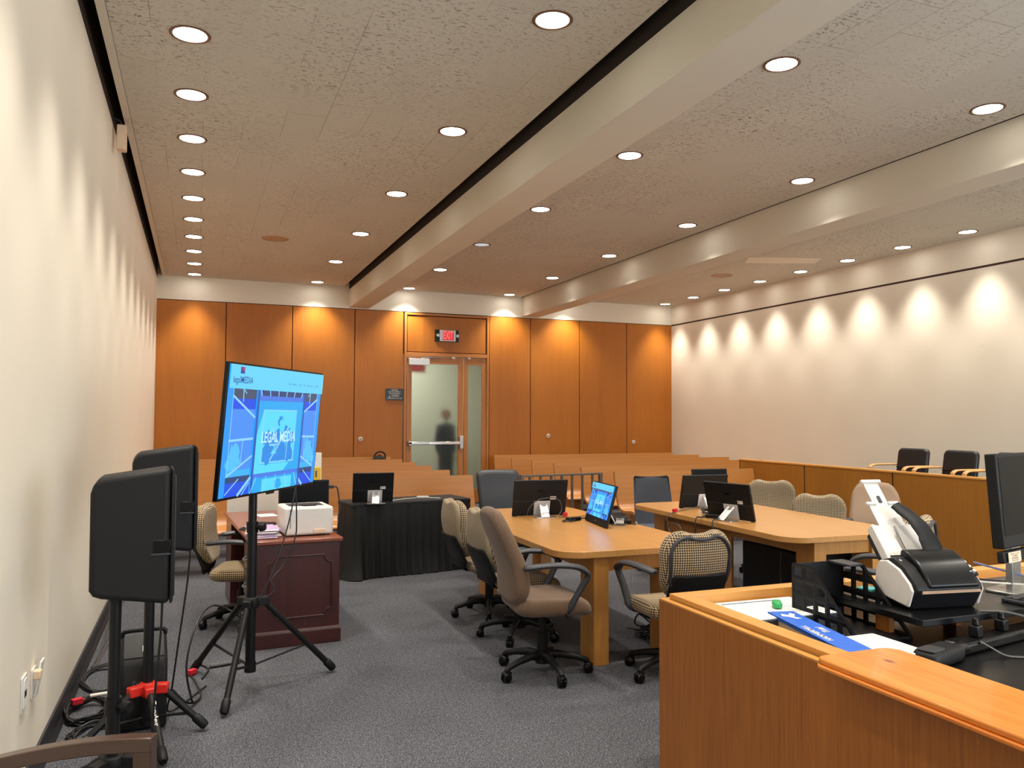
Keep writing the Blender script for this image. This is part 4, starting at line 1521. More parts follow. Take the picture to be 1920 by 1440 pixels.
TZ = 0.775
easel_monitor('black monitor seen from behind on the first table, silver easel stand', (2.875, 6.70, TZ), R(-5), 0.50, 0.33)
easel_monitor('black monitor seen from behind on second table, farther of the pair', (4.66, 6.78, TZ), R(-3), 0.50, 0.33, sx=0.06)
easel_monitor('black monitor seen from behind on second table, closer and angled one', (4.37, 5.90, TZ), R(-76), 0.50, 0.325, sx=0.13)
easel_monitor('black monitor seen from behind on the black skirted table', (1.72, 8.40, 0.765), R(-5), 0.42, 0.32, 16, sx=0.10)
t = easel_monitor('black monitor peeking out above the farther monitor on second table', (5.09, 7.22, TZ), R(176), 0.42, 0.34, 8, sticker=False)

# all-in-one monitor facing the camera with the web page on it
mz = Vector((3.085, 6.013, TZ))
t = thing('computer_monitor', 'black monitor on the first table showing a blue web page', 'monitor', mz, math.atan2(5.729 - 6.297, 3.041 - 3.129), 'lit monitors')
w, h = 0.55, 0.345
tm = Matrix.Rotation(R(-15), 3, 'X')


def q2(x, y, z):
    return tm @ Vector((x, y, z)) + Vector((0, 0, 0.006))


obj('casing', MB().box(q2(0, 0.011, h / 2), (w, 0.022, h), tm), M_BLACK, t, bevel=0.003)
screen_picture(t, w - 0.02, h - 0.07, q2(-w / 2 + 0.01, -0.0005, 0.06), tm @ Vector((1, 0, 0)), tm @ Vector((0, 0, 1)), tm @ Vector((0, -1, 0)))
obj('power_dot', MB().box(q2(0, -0.001, 0.028), (0.008, 0.001, 0.008), tm), M_SILVER, t, smooth=False)
obj('easel_leg', MB().box((0, 0.13, 0.08), (0.08, 0.008, 0.19), Matrix.Rotation(R(28), 3, 'X')), M_SILVER, t)

# ------------------------------------------------------------------ skirted table
SK = (2.13, 8.64)
t = thing('skirted_table', 'folding table covered by a black cloth with a pleated skirt', 'table', (SK[0], SK[1], 0), R(9))
sw, sd, szt = 1.34, 0.50, 0.765
obj('table_cover', MB().pillow(rrect(sw + 0.02, sd + 0.02, 0.04, 5), 0.05, 0.35, 0, lambda a, b, c: (a, b, szt - 0.025 + c)), M_CLOTH, t)
per = rrect(sw, sd, 0.05, 6)
dens = []
for i in range(len(per)):
    a, b = per[i], per[(i + 1) % len(per)]
    k = max(1, int(math.dist(a, b) / 0.0075))
    for j in range(k):
        dens.append((a[0] + (b[0] - a[0]) * j / k, a[1] + (b[1] - a[1]) * j / k))
nd = len(dens)
rr = random.Random(11)
ph = [rr.uniform(0, 6.28) for _ in range(4)]


def skirt(u, v):
    i = int(round(u * nd)) % nd
    x, y = dens[i]
    a, b = dens[(i - 3) % nd], dens[(i + 3) % nd]
    tx, ty = b[0] - a[0], b[1] - a[1]
    L = math.hypot(tx, ty) or 1
    nx, ny = ty / L, -tx / L
    s = i * 0.0075
    am = 0.006 + 0.022 * v
    wv = math.sin(s * 2 * PI / 0.085 + ph[0] + 0.8 * math.sin(s * 4 + ph[2])) + 0.5 * math.sin(s * 2 * PI / 0.19 + ph[1])
    flare = 0.012 + 0.02 * v + 0.10 * max(0, v - 0.62) ** 2 * (1.2 + 0.9 * math.sin(s * 7 + ph[3]))
    if abs(x) > sw / 2 - 0.08:
        flare += 0.06 * v * v
    o = am * wv * 0.5 + flare
    return (x + nx * o, y + ny * o, (szt - 0.03) * (1 - v) + 0.004 + 0.008 * (wv * 0.5 + 0.5) * v)


obj('pleated_skirt', MB().grid(skirt, nd, 18), M_SKIRT, t, angle=80)
t = tag(obj('white_adapter', MB().pillow(rrect(0.13, 0.035, 0.012, 4), 0.022, 0.4, 0, lambda a, b, c: (2.33 + a, 8.66 + b - a * 0.2, 0.778 + c)).tube(smooth_path([(2.27, 8.67, 0.772), (2.12, 8.62, 0.770), (2.0, 8.52, 0.770), (1.93, 8.47, 0.770)], 5), 0.004, 6).tube(smooth_path([(2.395, 8.645, 0.772), (2.46, 8.61, 0.770), (2.5, 8.56, 0.770)], 5), 0.005, 6), M_CABLEW), 'white adapter with its white cable lying on the black skirted table', 'adapter')

# ================================================================== MAHOGANY DESK
DC = (0.64, 7.03)
t = thing('mahogany_desk', 'dark red mahogany desk with moulded end panel under the printer', 'desk', (DC[0], DC[1], 0), R(3.5))
dw, dl, dh = 0.62, 1.92, 0.765
obj('desktop', MB().bx(-dw / 2 - 0.02, dw / 2 + 0.02, -dl / 2 - 0.02, dl / 2 + 0.02, dh - 0.03, dh), M_MAHOGTOP, t, bevel=0.008)
obj('pedestal', MB().bx(-dw / 2, dw / 2, -dl / 2, -dl / 2 + 0.42, 0.0, dh - 0.03), M_MAHOG, t, bevel=0.004, smooth=False)
obj('pedestal', MB().bx(-dw / 2, dw / 2, dl / 2 - 0.42, dl / 2, 0.0, dh - 0.03), M_MAHOG, t, bevel=0.004, smooth=False)
obj('modesty_panel', MB().bx(dw / 2 - 0.03, dw / 2, -dl / 2 + 0.4, dl / 2 - 0.4, 0.05, dh - 0.03), M_MAHOG, t, smooth=False)
obj('plinth', MB().bx(-dw / 2 - 0.012, dw / 2 + 0.012, -dl / 2 - 0.012, -dl / 2 + 0.43, 0.0, 0.10).prism([(-dl / 2 - 0.012, 0.10), (-dl / 2, 0.12), (-dl / 2 + 0.4, 0.12), (-dl / 2 + 0.4, 0.10)], 'x', -dw / 2, dw / 2), M_MAHOG, t, bevel=0.004, smooth=False)
yy = -dl / 2 - 0.004
x0, x1, z0, z1, n_ = -dw / 2 + 0.11, dw / 2 - 0.06, 0.205, 0.645, 0.055
mould = []
for cx, cz, a0 in ((x1, z1, 270), (x0, z1, 0), (x0, z0, 90), (x1, z0, 180)):
    arc = [(cx + n_ * math.cos(R(a0 - 90 * i / 6)), yy, cz + n_ * math.sin(R(a0 - 90 * i / 6))) for i in range(7)]
    mould += arc
obj('panel_moulding', MB().tube(mould, 0.007, 8, closed=True), M_MAHOG, t)
for k in range(3):
    d_ = obj('drawer', MB().bx(-dw / 2 - 0.016, -dw / 2 + 0.005, -dl / 2 + 0.03, -dl / 2 + 0.39, 0.14 + k * 0.195, 0.32 + k * 0.195), M_MAHOG, t, bevel=0.005)
    obj('drawer_pull', MB().tube(smooth_path([(-dw / 2 - 0.016, -dl / 2 + 0.16, 0.23 + k * 0.195), (-dw / 2 - 0.04, -dl / 2 + 0.18, 0.22 + k * 0.195), (-dw / 2 - 0.04, -dl / 2 + 0.24, 0.22 + k * 0.195), (-dw / 2 - 0.016, -dl / 2 + 0.26, 0.23 + k * 0.195)], 4), 0.005, 6), M_STEEL, d_)

DZ = 0.765
# printer
t = thing('laser_printer', 'white laser printer on the near end of the mahogany desk', 'printer', (0.785, 6.40, DZ), R(4))
obj('body', MB().bx(-0.18, 0.18, -0.19, 0.17, 0.008, 0.215), M_WHITE, t, bevel=0.018, seg=3)
obj('output_tray', MB().prism([(-0.13, 0.2165), (0.13, 0.2165), (0.13, 0.21), (-0.13, 0.21)], 'y', -0.09, 0.12), M_CHARBLK, t, smooth=False)
obj('paper_stop', MB().prism([(-0.03, -0.12), (0.06, -0.12), (0.085, -0.04), (-0.05, -0.04)], 'z', 0.214, 0.222), M_BLACK, t, bevel=0.002)
obj('tray_handle', MB().bx(0.03, 0.12, -0.198, -0.186, 0.02, 0.05), M_BEIGE, t, bevel=0.004)
obj('side_seam', MB().bx(-0.142, -0.138, -0.1915, -0.186, 0.06, 0.2), M_CHARBLK, t, smooth=False)
obj('badge', MB().bx(-0.125, -0.10, -0.1925, -0.188, 0.165, 0.185), M_SILVER, t, smooth=False)
obj('foot', MB().bx(-0.16, -0.12, -0.17, -0.13, 0, 0.01).bx(0.12, 0.16, -0.17, -0.13, 0, 0.01).bx(-0.16, -0.12, 0.11, 0.15, 0, 0.01).bx(0.12, 0.16, 0.11, 0.15, 0, 0.01), M_BLACK, t, smooth=False)
# black desktop display behind the printer
t = thing('desktop_display', 'low black display standing behind the white printer', 'monitor', (0.845, 6.95, DZ), R(2))
obj('casing', MB().bx(-0.205, 0.205, -0.02, 0.02, 0.05, 0.36), M_BLACK, t, bevel=0.005)
obj('screen', MB().bx(-0.195, 0.195, -0.022, -0.02, 0.075, 0.35), M_SCREENOFF, t, smooth=False)
obj('stand', MB().bx(-0.03, 0.03, 0.0, 0.03, 0.0, 0.1).bx(-0.11, 0.11, -0.07, 0.09, 0.0, 0.012), M_BLACK, t, bevel=0.004)
pl = obj('power_cable', MB().bx(0.205, 0.245, -0.01, 0.01, 0.285, 0.31).tube(smooth_path([(0.245, 0, 0.298), (0.275, 0, 0.29), (0.29, 0.0, 0.22), (0.30, -0.02, 0.12), (0.285, -0.03, 0.06), (0.28, -0.04, 0.006)], 5), 0.006, 7), M_CABLE, t)
# yellow box behind
t = thing('yellow_box', 'yellow and white carton standing behind the black display', 'box', (0.99, 7.55, DZ), R(6))
obj('carton', MB().bx(-0.07, 0.07, -0.03, 0.03, 0, 0.43), M_YELLOW, t, bevel=0.003)
obj('white_side', MB().bx(-0.10, -0.071, -0.03, 0.03, 0, 0.42), M_PAPER, t, bevel=0.002)
obj('dark_print', MB().bx(0.02, 0.035, -0.0315, -0.03, 0.34, 0.40), M_INK, t, smooth=False)
t = thing('black_webcam', 'small black device standing beside the yellow carton', 'device', (0.82, 7.5, DZ))
obj('body', MB().bx(-0.06, 0.04, -0.03, 0.03, 0.36, 0.42).cyl((0, 0, 0.03), (0, 0, 0.36), 0.012).lathe([(0.0, 0.0), (0.05, 0.0), (0.05, 0.02), (0.0, 0.03)], 16), M_BLACKG, t, bevel=0.003)
# keyboard
t = thing('keyboard', 'dark computer keyboard lying beside the printer', 'keyboard', (0.475, 6.84, DZ), R(62))
obj('keyboard_body', MB().bx(-0.2, 0.2, -0.07, 0.07, 0, 0.014), M_CHARBLK, t, bevel=0.004)
mb = MB()
for r_ in range(5):
    for c_ in range(15):
        mb.bx(-0.19 + c_ * 0.0255, -0.19 + c_ * 0.0255 + 0.021, -0.062 + r_ * 0.0255, -0.062 + r_ * 0.0255 + 0.021, 0.014, 0.019)
obj('key_rows', mb, M_BLACK, t, smooth=False)
# stack of purple-edged papers
rr = random.Random(4)
for k in range(8):
    o = obj('paper_bundle', MB().pillow(rrect(0.215, 0.27, 0.01, 2), 0.008, 0.4, 0, lambda a, b, c, k=k: (a, b, c + 0.004 * math.sin(a * 30 + k))), M_PURPLE if k % 2 else M_PAPER, None, loc=(0.465 + rr.uniform(-0.012, 0.012), 6.29 + rr.uniform(-0.01, 0.01), DZ + 0.0085 + k * 0.0085), rotz=R(rr.uniform(-8, 10)))
    tag(o, ['bottom', 'second', 'third', 'fourth', 'fifth', 'sixth', 'seventh', 'top'][k] + (' sheet bundle, ' if k not in (0, 7) else 'most sheet bundle, ') + ('purple' if k % 2 else 'white') + ', in the paper pile beside the printer', 'papers', 'paper pile on the mahogany desk')
tag(obj('paper_note', MB().box((0.60, 7.62, DZ + 0.002), (0.16, 0.2, 0.002), Matrix.Rotation(R(10), 3, 'Z')), M_PAPER, smooth=False), 'loose white paper sheet at the far end of mahogany desk', 'paper')
# white panel behind the desk
t = thing('white_board', 'tall white board standing behind the mahogany desk', 'board', (0.72, 8.17, 0), R(2))
obj('board', MB().bx(-0.44, 0.44, -0.012, 0.012, 0.12, 1.30), M_WHITE2, t, bevel=0.003)
obj('foot', MB().bx(-0.40, -0.34, -0.1, 0.1, 0, 0.03).bx(-0.39, -0.35, -0.011, 0.011, 0.03, 0.14).bx(0.34, 0.40, -0.1, 0.1, 0, 0.03).bx(0.35, 0.39, -0.011, 0.011, 0.03, 0.14), M_STEEL, t)

# bag on the back bench
t = thing('dark_bag', 'small dark bag with a strap lying on the back bench', 'bag', (3.0, 14.10, 0.452))
obj('bag_body', MB().pillow(rrect(0.42, 0.22, 0.1, 6), 0.54, 0.45, 0.0, lambda a, b, c: (a * (1 - 0.35 * (c + 0.27)), b, 0.27 + c)), M_CLOTH, t)
obj('strap', MB().tube(smooth_path([(-0.10, 0, 0.50), (-0.05, 0, 0.57), (0.02, 0, 0.59), (0.09, 0, 0.56), (0.11, 0, 0.48)], 5), 0.014, 8), M_CLOTH, t)

# ================================================================== CLERK STATION (foreground)
t = thing('clerk_station', 'large oak veneered clerk desk enclosure in the front corner', 'desk', (2.0, 3.25, 0))
SX0, SY1 = 0.0, 0.0
obj('front_panel', MB().bx(0.0, 0.03, -2.95, 0.0, 0.0, 0.823), M_STATION, t, bevel=0.0015, smooth=False)
obj('end_panel', MB().bx(0.03, 2.6, -0.03, 0.0, 0.0, 0.823), M_STATION, t, bevel=0.0015, smooth=False)
obj('edge_strip', MB().bx(0.0005, 0.031, -2.95, -0.001, 0.823, 0.829).bx(0.031, 2.6, -0.031, -0.0005, 0.823, 0.829), M_STATIONY, t, smooth=False)
obj('front_rail', MB().prism([(0.042, -2.95), (0.042, -0.02), (0.122, -0.10), (0.122, -2.95)], 'z', 0.76, 0.852), M_STATIONY, t, bevel=0.003, smooth=False)
obj('end_rail', MB().prism([(0.042, -0.02), (2.6, -0.02), (2.6, -0.10), (0.122, -0.10)], 'z', 0.76, 0.852), M_STATIONX, t, bevel=0.003, smooth=False)
obj('inner_ledge', MB().bx(0.122, 2.6, -0.13, -0.10, 0.74, 0.80), M_STATIONX, t, smooth=False)
obj('filler', MB().bx(0.03, 0.12, -2.95, -0.03, 0.0, 0.76).bx(0.12, 2.6, -0.10, -0.03, 0.0, 0.76), M_STATION, t, smooth=False)
obj('worktop', MB().bx(0.12, 1.5, -2.95, -0.10, 0.715, 0.75).bx(1.5, 2.6, -0.95, -0.10, 0.715, 0.75), M_BLACKG, t, smooth=False)
obj('riser_shelf', MB().bx(0.70, 2.55, -0.83, -0.30, 0.832, 0.86), M_BLACKG, t, bevel=0.003, smooth=False)
for x in (0.74, 1.13, 2.0):
    obj('shelf_block', MB().bx(x, x + 0.03, -0.62, -0.55, 0.75, 0.832), M_STATION, t, smooth=False)
# scratches of pale wood on the front panel
mb = MB()
rr = random.Random(9)
for k in range(26):
    y_, z_ = rr.uniform(-2.2, -0.1), rr.uniform(0.35, 0.78)
    s_ = rr.uniform(0.003, 0.009)
    mb.poly([(-0.0006, y_, z_), (-0.0006, y_ + s_ * 0.6, z_ + s_ * 0.2), (-0.0006, y_ + s_, z_ + s_ * rr.uniform(0.6, 3))])
obj('wear_marks', mb, M_STATIONX, t, smooth=False, recalc=False)

# pine ledge board laid on the rail
bo = MB()
out = [(-0.155, -1.3), (0.165, -1.3), (0.165, 0.215)] + [(0.165 - 0.045 + 0.045 * math.cos(R(a)), 0.215 + 0.045 * math.sin(R(a))) for a in (0, 30, 60, 90)] + [(-0.115, 0.26)] + [(-0.125 + 0.03 * math.cos(R(a)), 0.23 + 0.03 * math.sin(R(a))) for a in (90, 120, 150, 180)]
lo_ = [(a * 0.985, b - 0.004) for a, b in out]
bo.prism(out, 'z', 0.013, 0.033)
b2 = MB()
b2.prism([(a - 0.012 if a < 0 else a, b) for a, b in lo_], 'z', 0.0, 0.013)
t = thing('ledge_board', 'varnished orange pine board capping the clerk desk rail', 'board', (2.045, 1.86, 0.853))
obj('board', bo, M_PINE, t, bevel=0.006, seg=3, angle=30)
obj('moulded_edge', b2, M_PINE, t, bevel=0.005, seg=3, angle=30)

# binder and paper form
t = thing('document_binder', 'dark binder with red edge under the white printed form', 'binder', (2.40, 2.995, 0.75), R(-1))
obj('cover', MB().bx(-0.235, 0.235, -0.185, 0.135, 0.0, 0.058), M_CHARBLK, t, bevel=0.004)
t = thing('printed_form', 'white printed form with ruled lines in the corner of clerk desk', 'paper', (2.40, 3.00, 0.8085), R(-1))
obj('sheet', MB().bx(-0.23, 0.235, -0.185, 0.13, 0, 0.004), M_PAPER, t, smooth=False)
mb = MB()
for k in range(9):
    mb.bx(-0.17, 0.2, 0.055 - k * 0.024, 0.0565 - k * 0.024, 0.004, 0.0045)
mb.bx(-0.17, 0.15, 0.085, 0.10, 0.004, 0.0045)
obj('ruled_lines', mb, M_INK, t, smooth=False)
# green pad
t = tag(obj('green_tape_flag', MB().pillow(rrect(0.085, 0.042, 0.02, 5), 0.028, 0.48, 0.003, lambda a, b, c: (2.435 + a * 0.55 - b * 0.83, 2.965 + a * 0.83 + b * 0.55, 0.829 + c)), M_GREEN), 'small green rounded rubber piece lying on the printed form', 'rubber')
# blue carton strip
bl = Vector((2.30, 2.555, 0))
t = thing('paper_carton', 'long blue paper carton with white lettering on clerk desk', 'carton', (2.315, 2.56, 0.752), math.atan2(0.70, 0.155) - PI / 2)
obj('carton_sides', MB().bx(-0.055, 0.055, -0.30, 0.33, 0.0, 0.058), M_BEIGE, t, bevel=0.003, smooth=False)
obj('blue_top', MB().bx(-0.059, 0.059, -0.30, 0.334, 0.058, 0.066).bx(-0.059, -0.056, -0.3, 0.334, 0.05, 0.066).bx(0.056, 0.059, -0.3, 0.334, 0.03, 0.066), M_BLUE, t, bevel=0.002, smooth=False)
for w_, z_, f_ in (('HAMMERMILL', 0.036, lambda x, y: (-0.030 - y, -0.02 + x, 0.0668)), ('Tidal', 0.040, lambda x, y: (0.022 - y, 0.02 + x + 0.2 * y, 0.0668))):
    obj('white_lettering', text_mb(MB(), w_, z_, f_, bold=0.0007), M_SILVERLBL, t, smooth=False, recalc=False)
obj('logo_mark', MB().add([(-0.035, 0.25, 0.0668), (-0.02, 0.29, 0.0668), (0.0, 0.262, 0.0668), (0.022, 0.295, 0.0668), (0.035, 0.27, 0.0668), (0.012, 0.235, 0.0668), (0.03, 0.20, 0.0668), (0.004, 0.20, 0.0668), (-0.012, 0.235, 0.0668)], [(0, 1, 2), (2, 3, 4), (0, 2, 5, 8), (2, 4, 5), (8, 5, 6, 7)]), M_SILVERLBL, t, smooth=False, recalc=False)

# magazine file
t = thing('magazine_file', 'black plastic magazine file with open grid sides', 'file holder', (2.505, 2.94, 0.75), 0)


def file_side(x):
    """grid side panel: frame with square openings, slanted front"""
    mb = MB()
    H, D, dt = 0.255, 0.385, 0.12
    th = 0.006
    yb = lambda z: -(D - (D - dt) * z / H)   # slanted front edge
    bar = 0.026

    def seg(a, b, wd=bar):
        a, b = Vector((x, a[0], a[1])), Vector((x, b[0], b[1]))
        mb.tube([a, b], wd * 0.6, 4, ry=th * 0.6, up=(1, 0, 0))
    seg((0, 0), (0, H), 0.016)
    seg((0, H), (-dt, H), 0.016)
    seg((0, 0.005), (-D, 0.005), 0.016)
    seg((-dt, H), (-D, 0), 0.020)
    for z in (0.065, 0.13, 0.195):
        seg((0, z), (yb(z), z))
    for y_ in (-0.07, -0.14, -0.21, -0.28):
        zt = min(H, (D + y_) / (D - dt) * H)
        seg((y_, 0), (y_, zt))
    return mb


for x in (0.0, 0.28):
    obj('grid_side', file_side(x), M_BLACK, t, smooth=False)
obj('back_panel', MB().bx(0, 0.28, -0.004, 0.004, 0, 0.258), M_BLACK, t, smooth=False)
obj('bottom_panel', MB().bx(0, 0.28, -0.385, 0.0, 0, 0.006), M_BLACK, t, smooth=False)
obj('top_clip', MB().bx(0.20, 0.285, -0.13, 0.0, 0.252, 0.262), M_CHARBLK, t, bevel=0.002)
for k in range(3):
    x_ = 2.815 + 0.018 * k
    o = obj('binder_clip', MB().tube(smooth_path([(x_ - 0.004, 3.0, 0.965), (x_ - 0.006, 3.0, 0.90), (x_ - 0.009, 3.0, 0.86), (x_, 3.0, 0.845), (x_ + 0.009, 3.0, 0.86), (x_ + 0.006, 3.0, 0.90), (x_ + 0.004, 3.0, 0.965)], 4), 0.0012, 6).box((x_, 2.995, 0.972), (0.014, 0.012, 0.018)), M_CHROME)
    tag(o, 'silver binder clip with a long wire loop hanging behind the magazine file', 'binder clip', 'silver binder clips')
obj('clip_bar', MB().bx(0.27, 0.40, 0.046, 0.062, 0.215, 0.232).bx(0.27, 0.285, 0.0, 0.062, 0.215, 0.232), M_BLACK, t, smooth=False)
# papers in front of it
tag(obj('paper_stack', MB().pillow(rrect(0.20, 0.26, 0.01, 2), 0.03, 0.3, 0, lambda a, b, c: (2.50 + a, 2.45 + b, 0.767 + c)), M_GREYPAPER), 'grey printed paper stack in front of the magazine file', 'papers')
tag(obj('paper_sheet', MB().pillow(rrect(0.17, 0.22, 0.004, 2), 0.004, 0.3, 0, lambda a, b, c: (2.415 + a + 0.1 * b, 2.37 + b, 0.789 + c + 0.02 * (a + 0.11))), M_PAPER), 'white loose sheet next to the blue carton', 'paper')
tag(obj('teal_notepad', MB().box((2.93, 2.93, 0.867), (0.075, 0.075, 0.012), Matrix.Rotation(R(18), 3, 'Z')), M_TEAL, bevel=0.001), 'teal sticky note pad behind the magazine file grid', 'notepad')

# scanner
t = thing('document_scanner', 'white and black sheet-feed document scanner on the riser shelf', 'scanner', (2.965, 2.625, 0.86), R(-9))
t.scale = (1.04, 1.04, 1.04)
# local: faces -Y, width along X
sw_, = (0.31,)
prof = [(-0.075, 0.0), (0.09, 0.0), (0.125, 0.05), (0.115, 0.13), (0.085, 0.175), (0.02, 0.195), (-0.05, 0.165), (-0.115, 0.105), (-0.125, 0.085), (-0.105, 0.05)]
obj('base_body', MB().prism(prof, 'x', -sw_ / 2, sw_ / 2), M_BLACK, t, bevel=0.008, seg=3)
sp = [(-0.085, 0.012), (0.07, 0.03), (0.118, 0.055), (0.11, 0.128), (0.088, 0.172), (0.04, 0.18), (-0.035, 0.155), (-0.095, 0.108), (-0.112, 0.08)]
for sx in (-1, 1):
    obj('side_cover', MB().prism(sp, 'x', sx * (sw_ / 2), sx * (sw_ / 2 + 0.014)), M_WHITE, t, bevel=0.006, seg=3)
hood = [(-0.132, 0.10), (-0.118, 0.085), (0.0, 0.15), (0.05, 0.19), (0.045, 0.222), (0.0, 0.215), (-0.07, 0.175)]
obj('hood', MB().prism(hood, 'x', -0.10, sw_ / 2 - 0.02), M_BLACKG, t, bevel=0.012, seg=4)
obj('exit_slot', MB().prism([(-0.128, 0.072), (-0.118, 0.068), (-0.112, 0.078), (-0.122, 0.084)], 'x', -0.13, 0.14), M_TAUPE, t, smooth=False)
obj('control_panel', MB().prism([(-0.10, 0.135), (-0.09, 0.125), (0.03, 0.192), (0.025, 0.204)], 'x', sw_ / 2 - 0.045, sw_ / 2 + 0.004), M_BLACKG, t, bevel=0.004)
mb = MB()
for k in range(3):
    for j in range(2):
        f_ = 0.12 + k * 0.2
        mb.tube([(sw_ / 2 - 0.032 + j * 0.02, -0.10 + f_ * 0.125, 0.135 + f_ * 0.069), (sw_ / 2 - 0.032 + j * 0.02, -0.104 + f_ * 0.125, 0.142 + f_ * 0.069)], 0.007, 10)
obj('button', mb, M_SILVER, t)
# paper chute rising backwards
ch = Matrix.Rotation(R(-40), 3, 'X')


def cq(x, y, z):
    return ch @ Vector((x, y, z)) + Vector((0, 0.055, 0.155))


obj('paper_chute', MB().box(cq(-0.01, 0.012, 0.10), (0.25, 0.010, 0.20), ch), M_WHITE, t, bevel=0.004)
for x in (-0.14, 0.12):
    obj('chute_side', MB().box(cq(x, 0.002, 0.09), (0.016, 0.045, 0.20), ch), M_WHITE, t, bevel=0.006)
obj('chute_back', MB().box(cq(-0.01, 0.034, 0.085), (0.27, 0.03, 0.17), ch), M_LEATHER, t, bevel=0.006)
obj('chute_line', MB().box(cq(-0.01, 0.006, 0.045), (0.235, 0.003, 0.006), ch), M_BLACKG, t, smooth=False)
obj('extension_tray', MB().box(cq(-0.02, 0.014, 0.25), (0.13, 0.006, 0.13), ch).box(cq(-0.02, 0.016, 0.36), (0.075, 0.005, 0.14), ch).box(cq(-0.02, 0.010, 0.432), (0.10, 0.016, 0.014), ch).box(cq(-0.075, 0.008, 0.312), (0.05, 0.016, 0.012), ch).box(cq(0.035, 0.008, 0.312), (0.05, 0.016, 0.012), ch), M_WHITE, t, bevel=0.002)
obj('tray_slot', MB().box(cq(-0.02, 0.009, 0.335), (0.014, 0.004, 0.035), ch), M_CHARBLK, t, smooth=False)
# black cover arm leaning over the chute
obj('feed_cover', MB().tube(smooth_path([cq(0.05, -0.05, 0.0), cq(0.05, -0.065, 0.08), cq(0.035, -0.065, 0.17), cq(0.0, -0.04, 0.27)], 5), [0.05] * 6 + [0.042] * 4 + [0.036] * 4 + [0.03] * 2, 14, ry=0.013, up=(0, 1, 0)), M_BLACK, t)
obj('paper_guide', MB().tube([cq(-0.03, 0.004, 0.03), cq(-0.035, -0.005, 0.14), cq(-0.05, -0.03, 0.17)], 0.006, 6), M_STEEL, t)
mb = text_mb(MB(), 'fi', 0.02, lambda x, y: (-0.135 + x, -0.005 + y * 0.87, 0.1855 + y * 0.4))
obj('lettering', mb, M_SILVERLBL, t, smooth=False, recalc=False)

# big desk monitor at the right-hand edge
t = thing('desk_monitor', 'large black desk monitor with a paper label, turned away at frame edge', 'monitor', (3.55, 2.66, 0.86), R(14))
dm = Matrix.Rotation(R(-4), 3, 'X')


def mq(x, y, z):
    return dm @ Vector((x, y, z)) + Vector((0, -0.05, 0.0))


mw, mh = 0.50, 0.42
obj('bezel', MB().box(mq(0, 0, 0.225 + mh / 2), (mw, 0.05, mh), dm), M_BLACK, t, bevel=0.006)
obj('screen', MB().box(mq(0, -0.0255, 0.245 + mh / 2), (mw - 0.04, 0.002, mh - 0.07), dm), M_SCREENOFF, t, smooth=False)
lb = obj('paper_label', MB().box(mq(-mw / 2 + 0.09, -0.0265, 0.185), (0.12, 0.002, 0.046), dm), M_BEIGE, t, smooth=False)
obj('chin', MB().box(mq(-0.12, -0.005, 0.188), (0.26, 0.03, 0.05), dm), M_BLACK, t, bevel=0.006)
mb = MB()
for s_, z_, q_ in (('PROPERTY OF COURT', 0.199, 0.008), ('No. 000984', 0.190, 0.010), ('8229-02-0028', 0.180, 0.011), ('DO NOT REMOVE', 0.170, 0.008)):
    text_mb(mb, s_, q_, lambda x, y, z_=z_: mq(-mw / 2 + 0.09 + x, -0.0280, z_ + y))
obj('label_print', mb, M_INK, lb, smooth=False, recalc=False)
obj('stand', MB().box((0.02, 0.02, 0.12), (0.09, 0.03, 0.24)).prism(rrect(0.26, 0.2, 0.03, 4, 0.02, 0.0), 'z', 0, 0.012), M_STEEL, t, bevel=0.003)
# small things on shelf by the monitor
t = thing('small_white_box', 'small white box lying between the scanner and the desk monitor', 'box', (3.30, 2.80, 0.861), R(-12))
obj('carton', MB().bx(-0.06, 0.06, -0.045, 0.045, 0, 0.035), M_SILVERLBL, t, bevel=0.002)
obj('lid', MB().bx(-0.062, 0.062, -0.047, 0.047, 0.028, 0.04), M_PAPER, t, bevel=0.002)
t = thing('grey_keyboard', 'grey slim keyboard on the riser shelf before the desk monitor', 'keyboard', (3.52, 2.52, 0.861), R(8))
obj('keyboard_body', MB().bx(-0.21, 0.21, -0.06, 0.06, 0, 0.016), M_CHARBLK, t, bevel=0.004)
mb = MB()
for r_ in range(4):
    for c_ in range(15):
        mb.bx(-0.20 + c_ * 0.0265, -0.20 + c_ * 0.0265 + 0.022, -0.053 + r_ * 0.027, -0.053 + r_ * 0.027 + 0.022, 0.016, 0.021)
obj('key_rows', mb, M_CHARBLK, t, smooth=False)

# hand-held device and power strip on the black worktop
t = thing('hole_punch', 'black rounded hole punch with a glossy lever behind the pine board', 'hole punch', (2.60, 2.26, 0.75), R(14))
obj('body', MB().pillow(rrect(0.24, 0.10, 0.035, 6), 0.055, 0.45, 0.002, lambda a, b, c: (a, b, 0.03 + c)), M_BLACK, t)
obj('mesh_panel', MB().pillow(rrect(0.09, 0.07, 0.015, 5, -0.06, 0), 0.006, 0.4, 0, lambda a, b, c: (a, b, 0.060 + c)), M_GRILLE, t)
obj('lever', MB().tube([(0.11, 0.0, 0.03), (0.17, 0.0, 0.028), (0.20, -0.01, 0.02)], [0.024, 0.024, 0.014], 14), M_BLACKG, t)
t = thing('power_strip', 'black power strip with two plugs on the clerk worktop', 'power strip', (3.04, 2.375, 0.75), R(10))
obj('strip_body', MB().bx(-0.30, 0.34, -0.045, 0.045, 0.0, 0.045), M_BLACKG, t, bevel=0.012, seg=3)
for x in (-0.14, 0.05):
    obj('plug', MB().bx(x - 0.02, x + 0.02, -0.02, 0.02, 0.045, 0.09).cyl((x, 0, 0.09), (x, 0, 0.12), 0.014, 0.01), M_BLACKG, t, bevel=0.005)
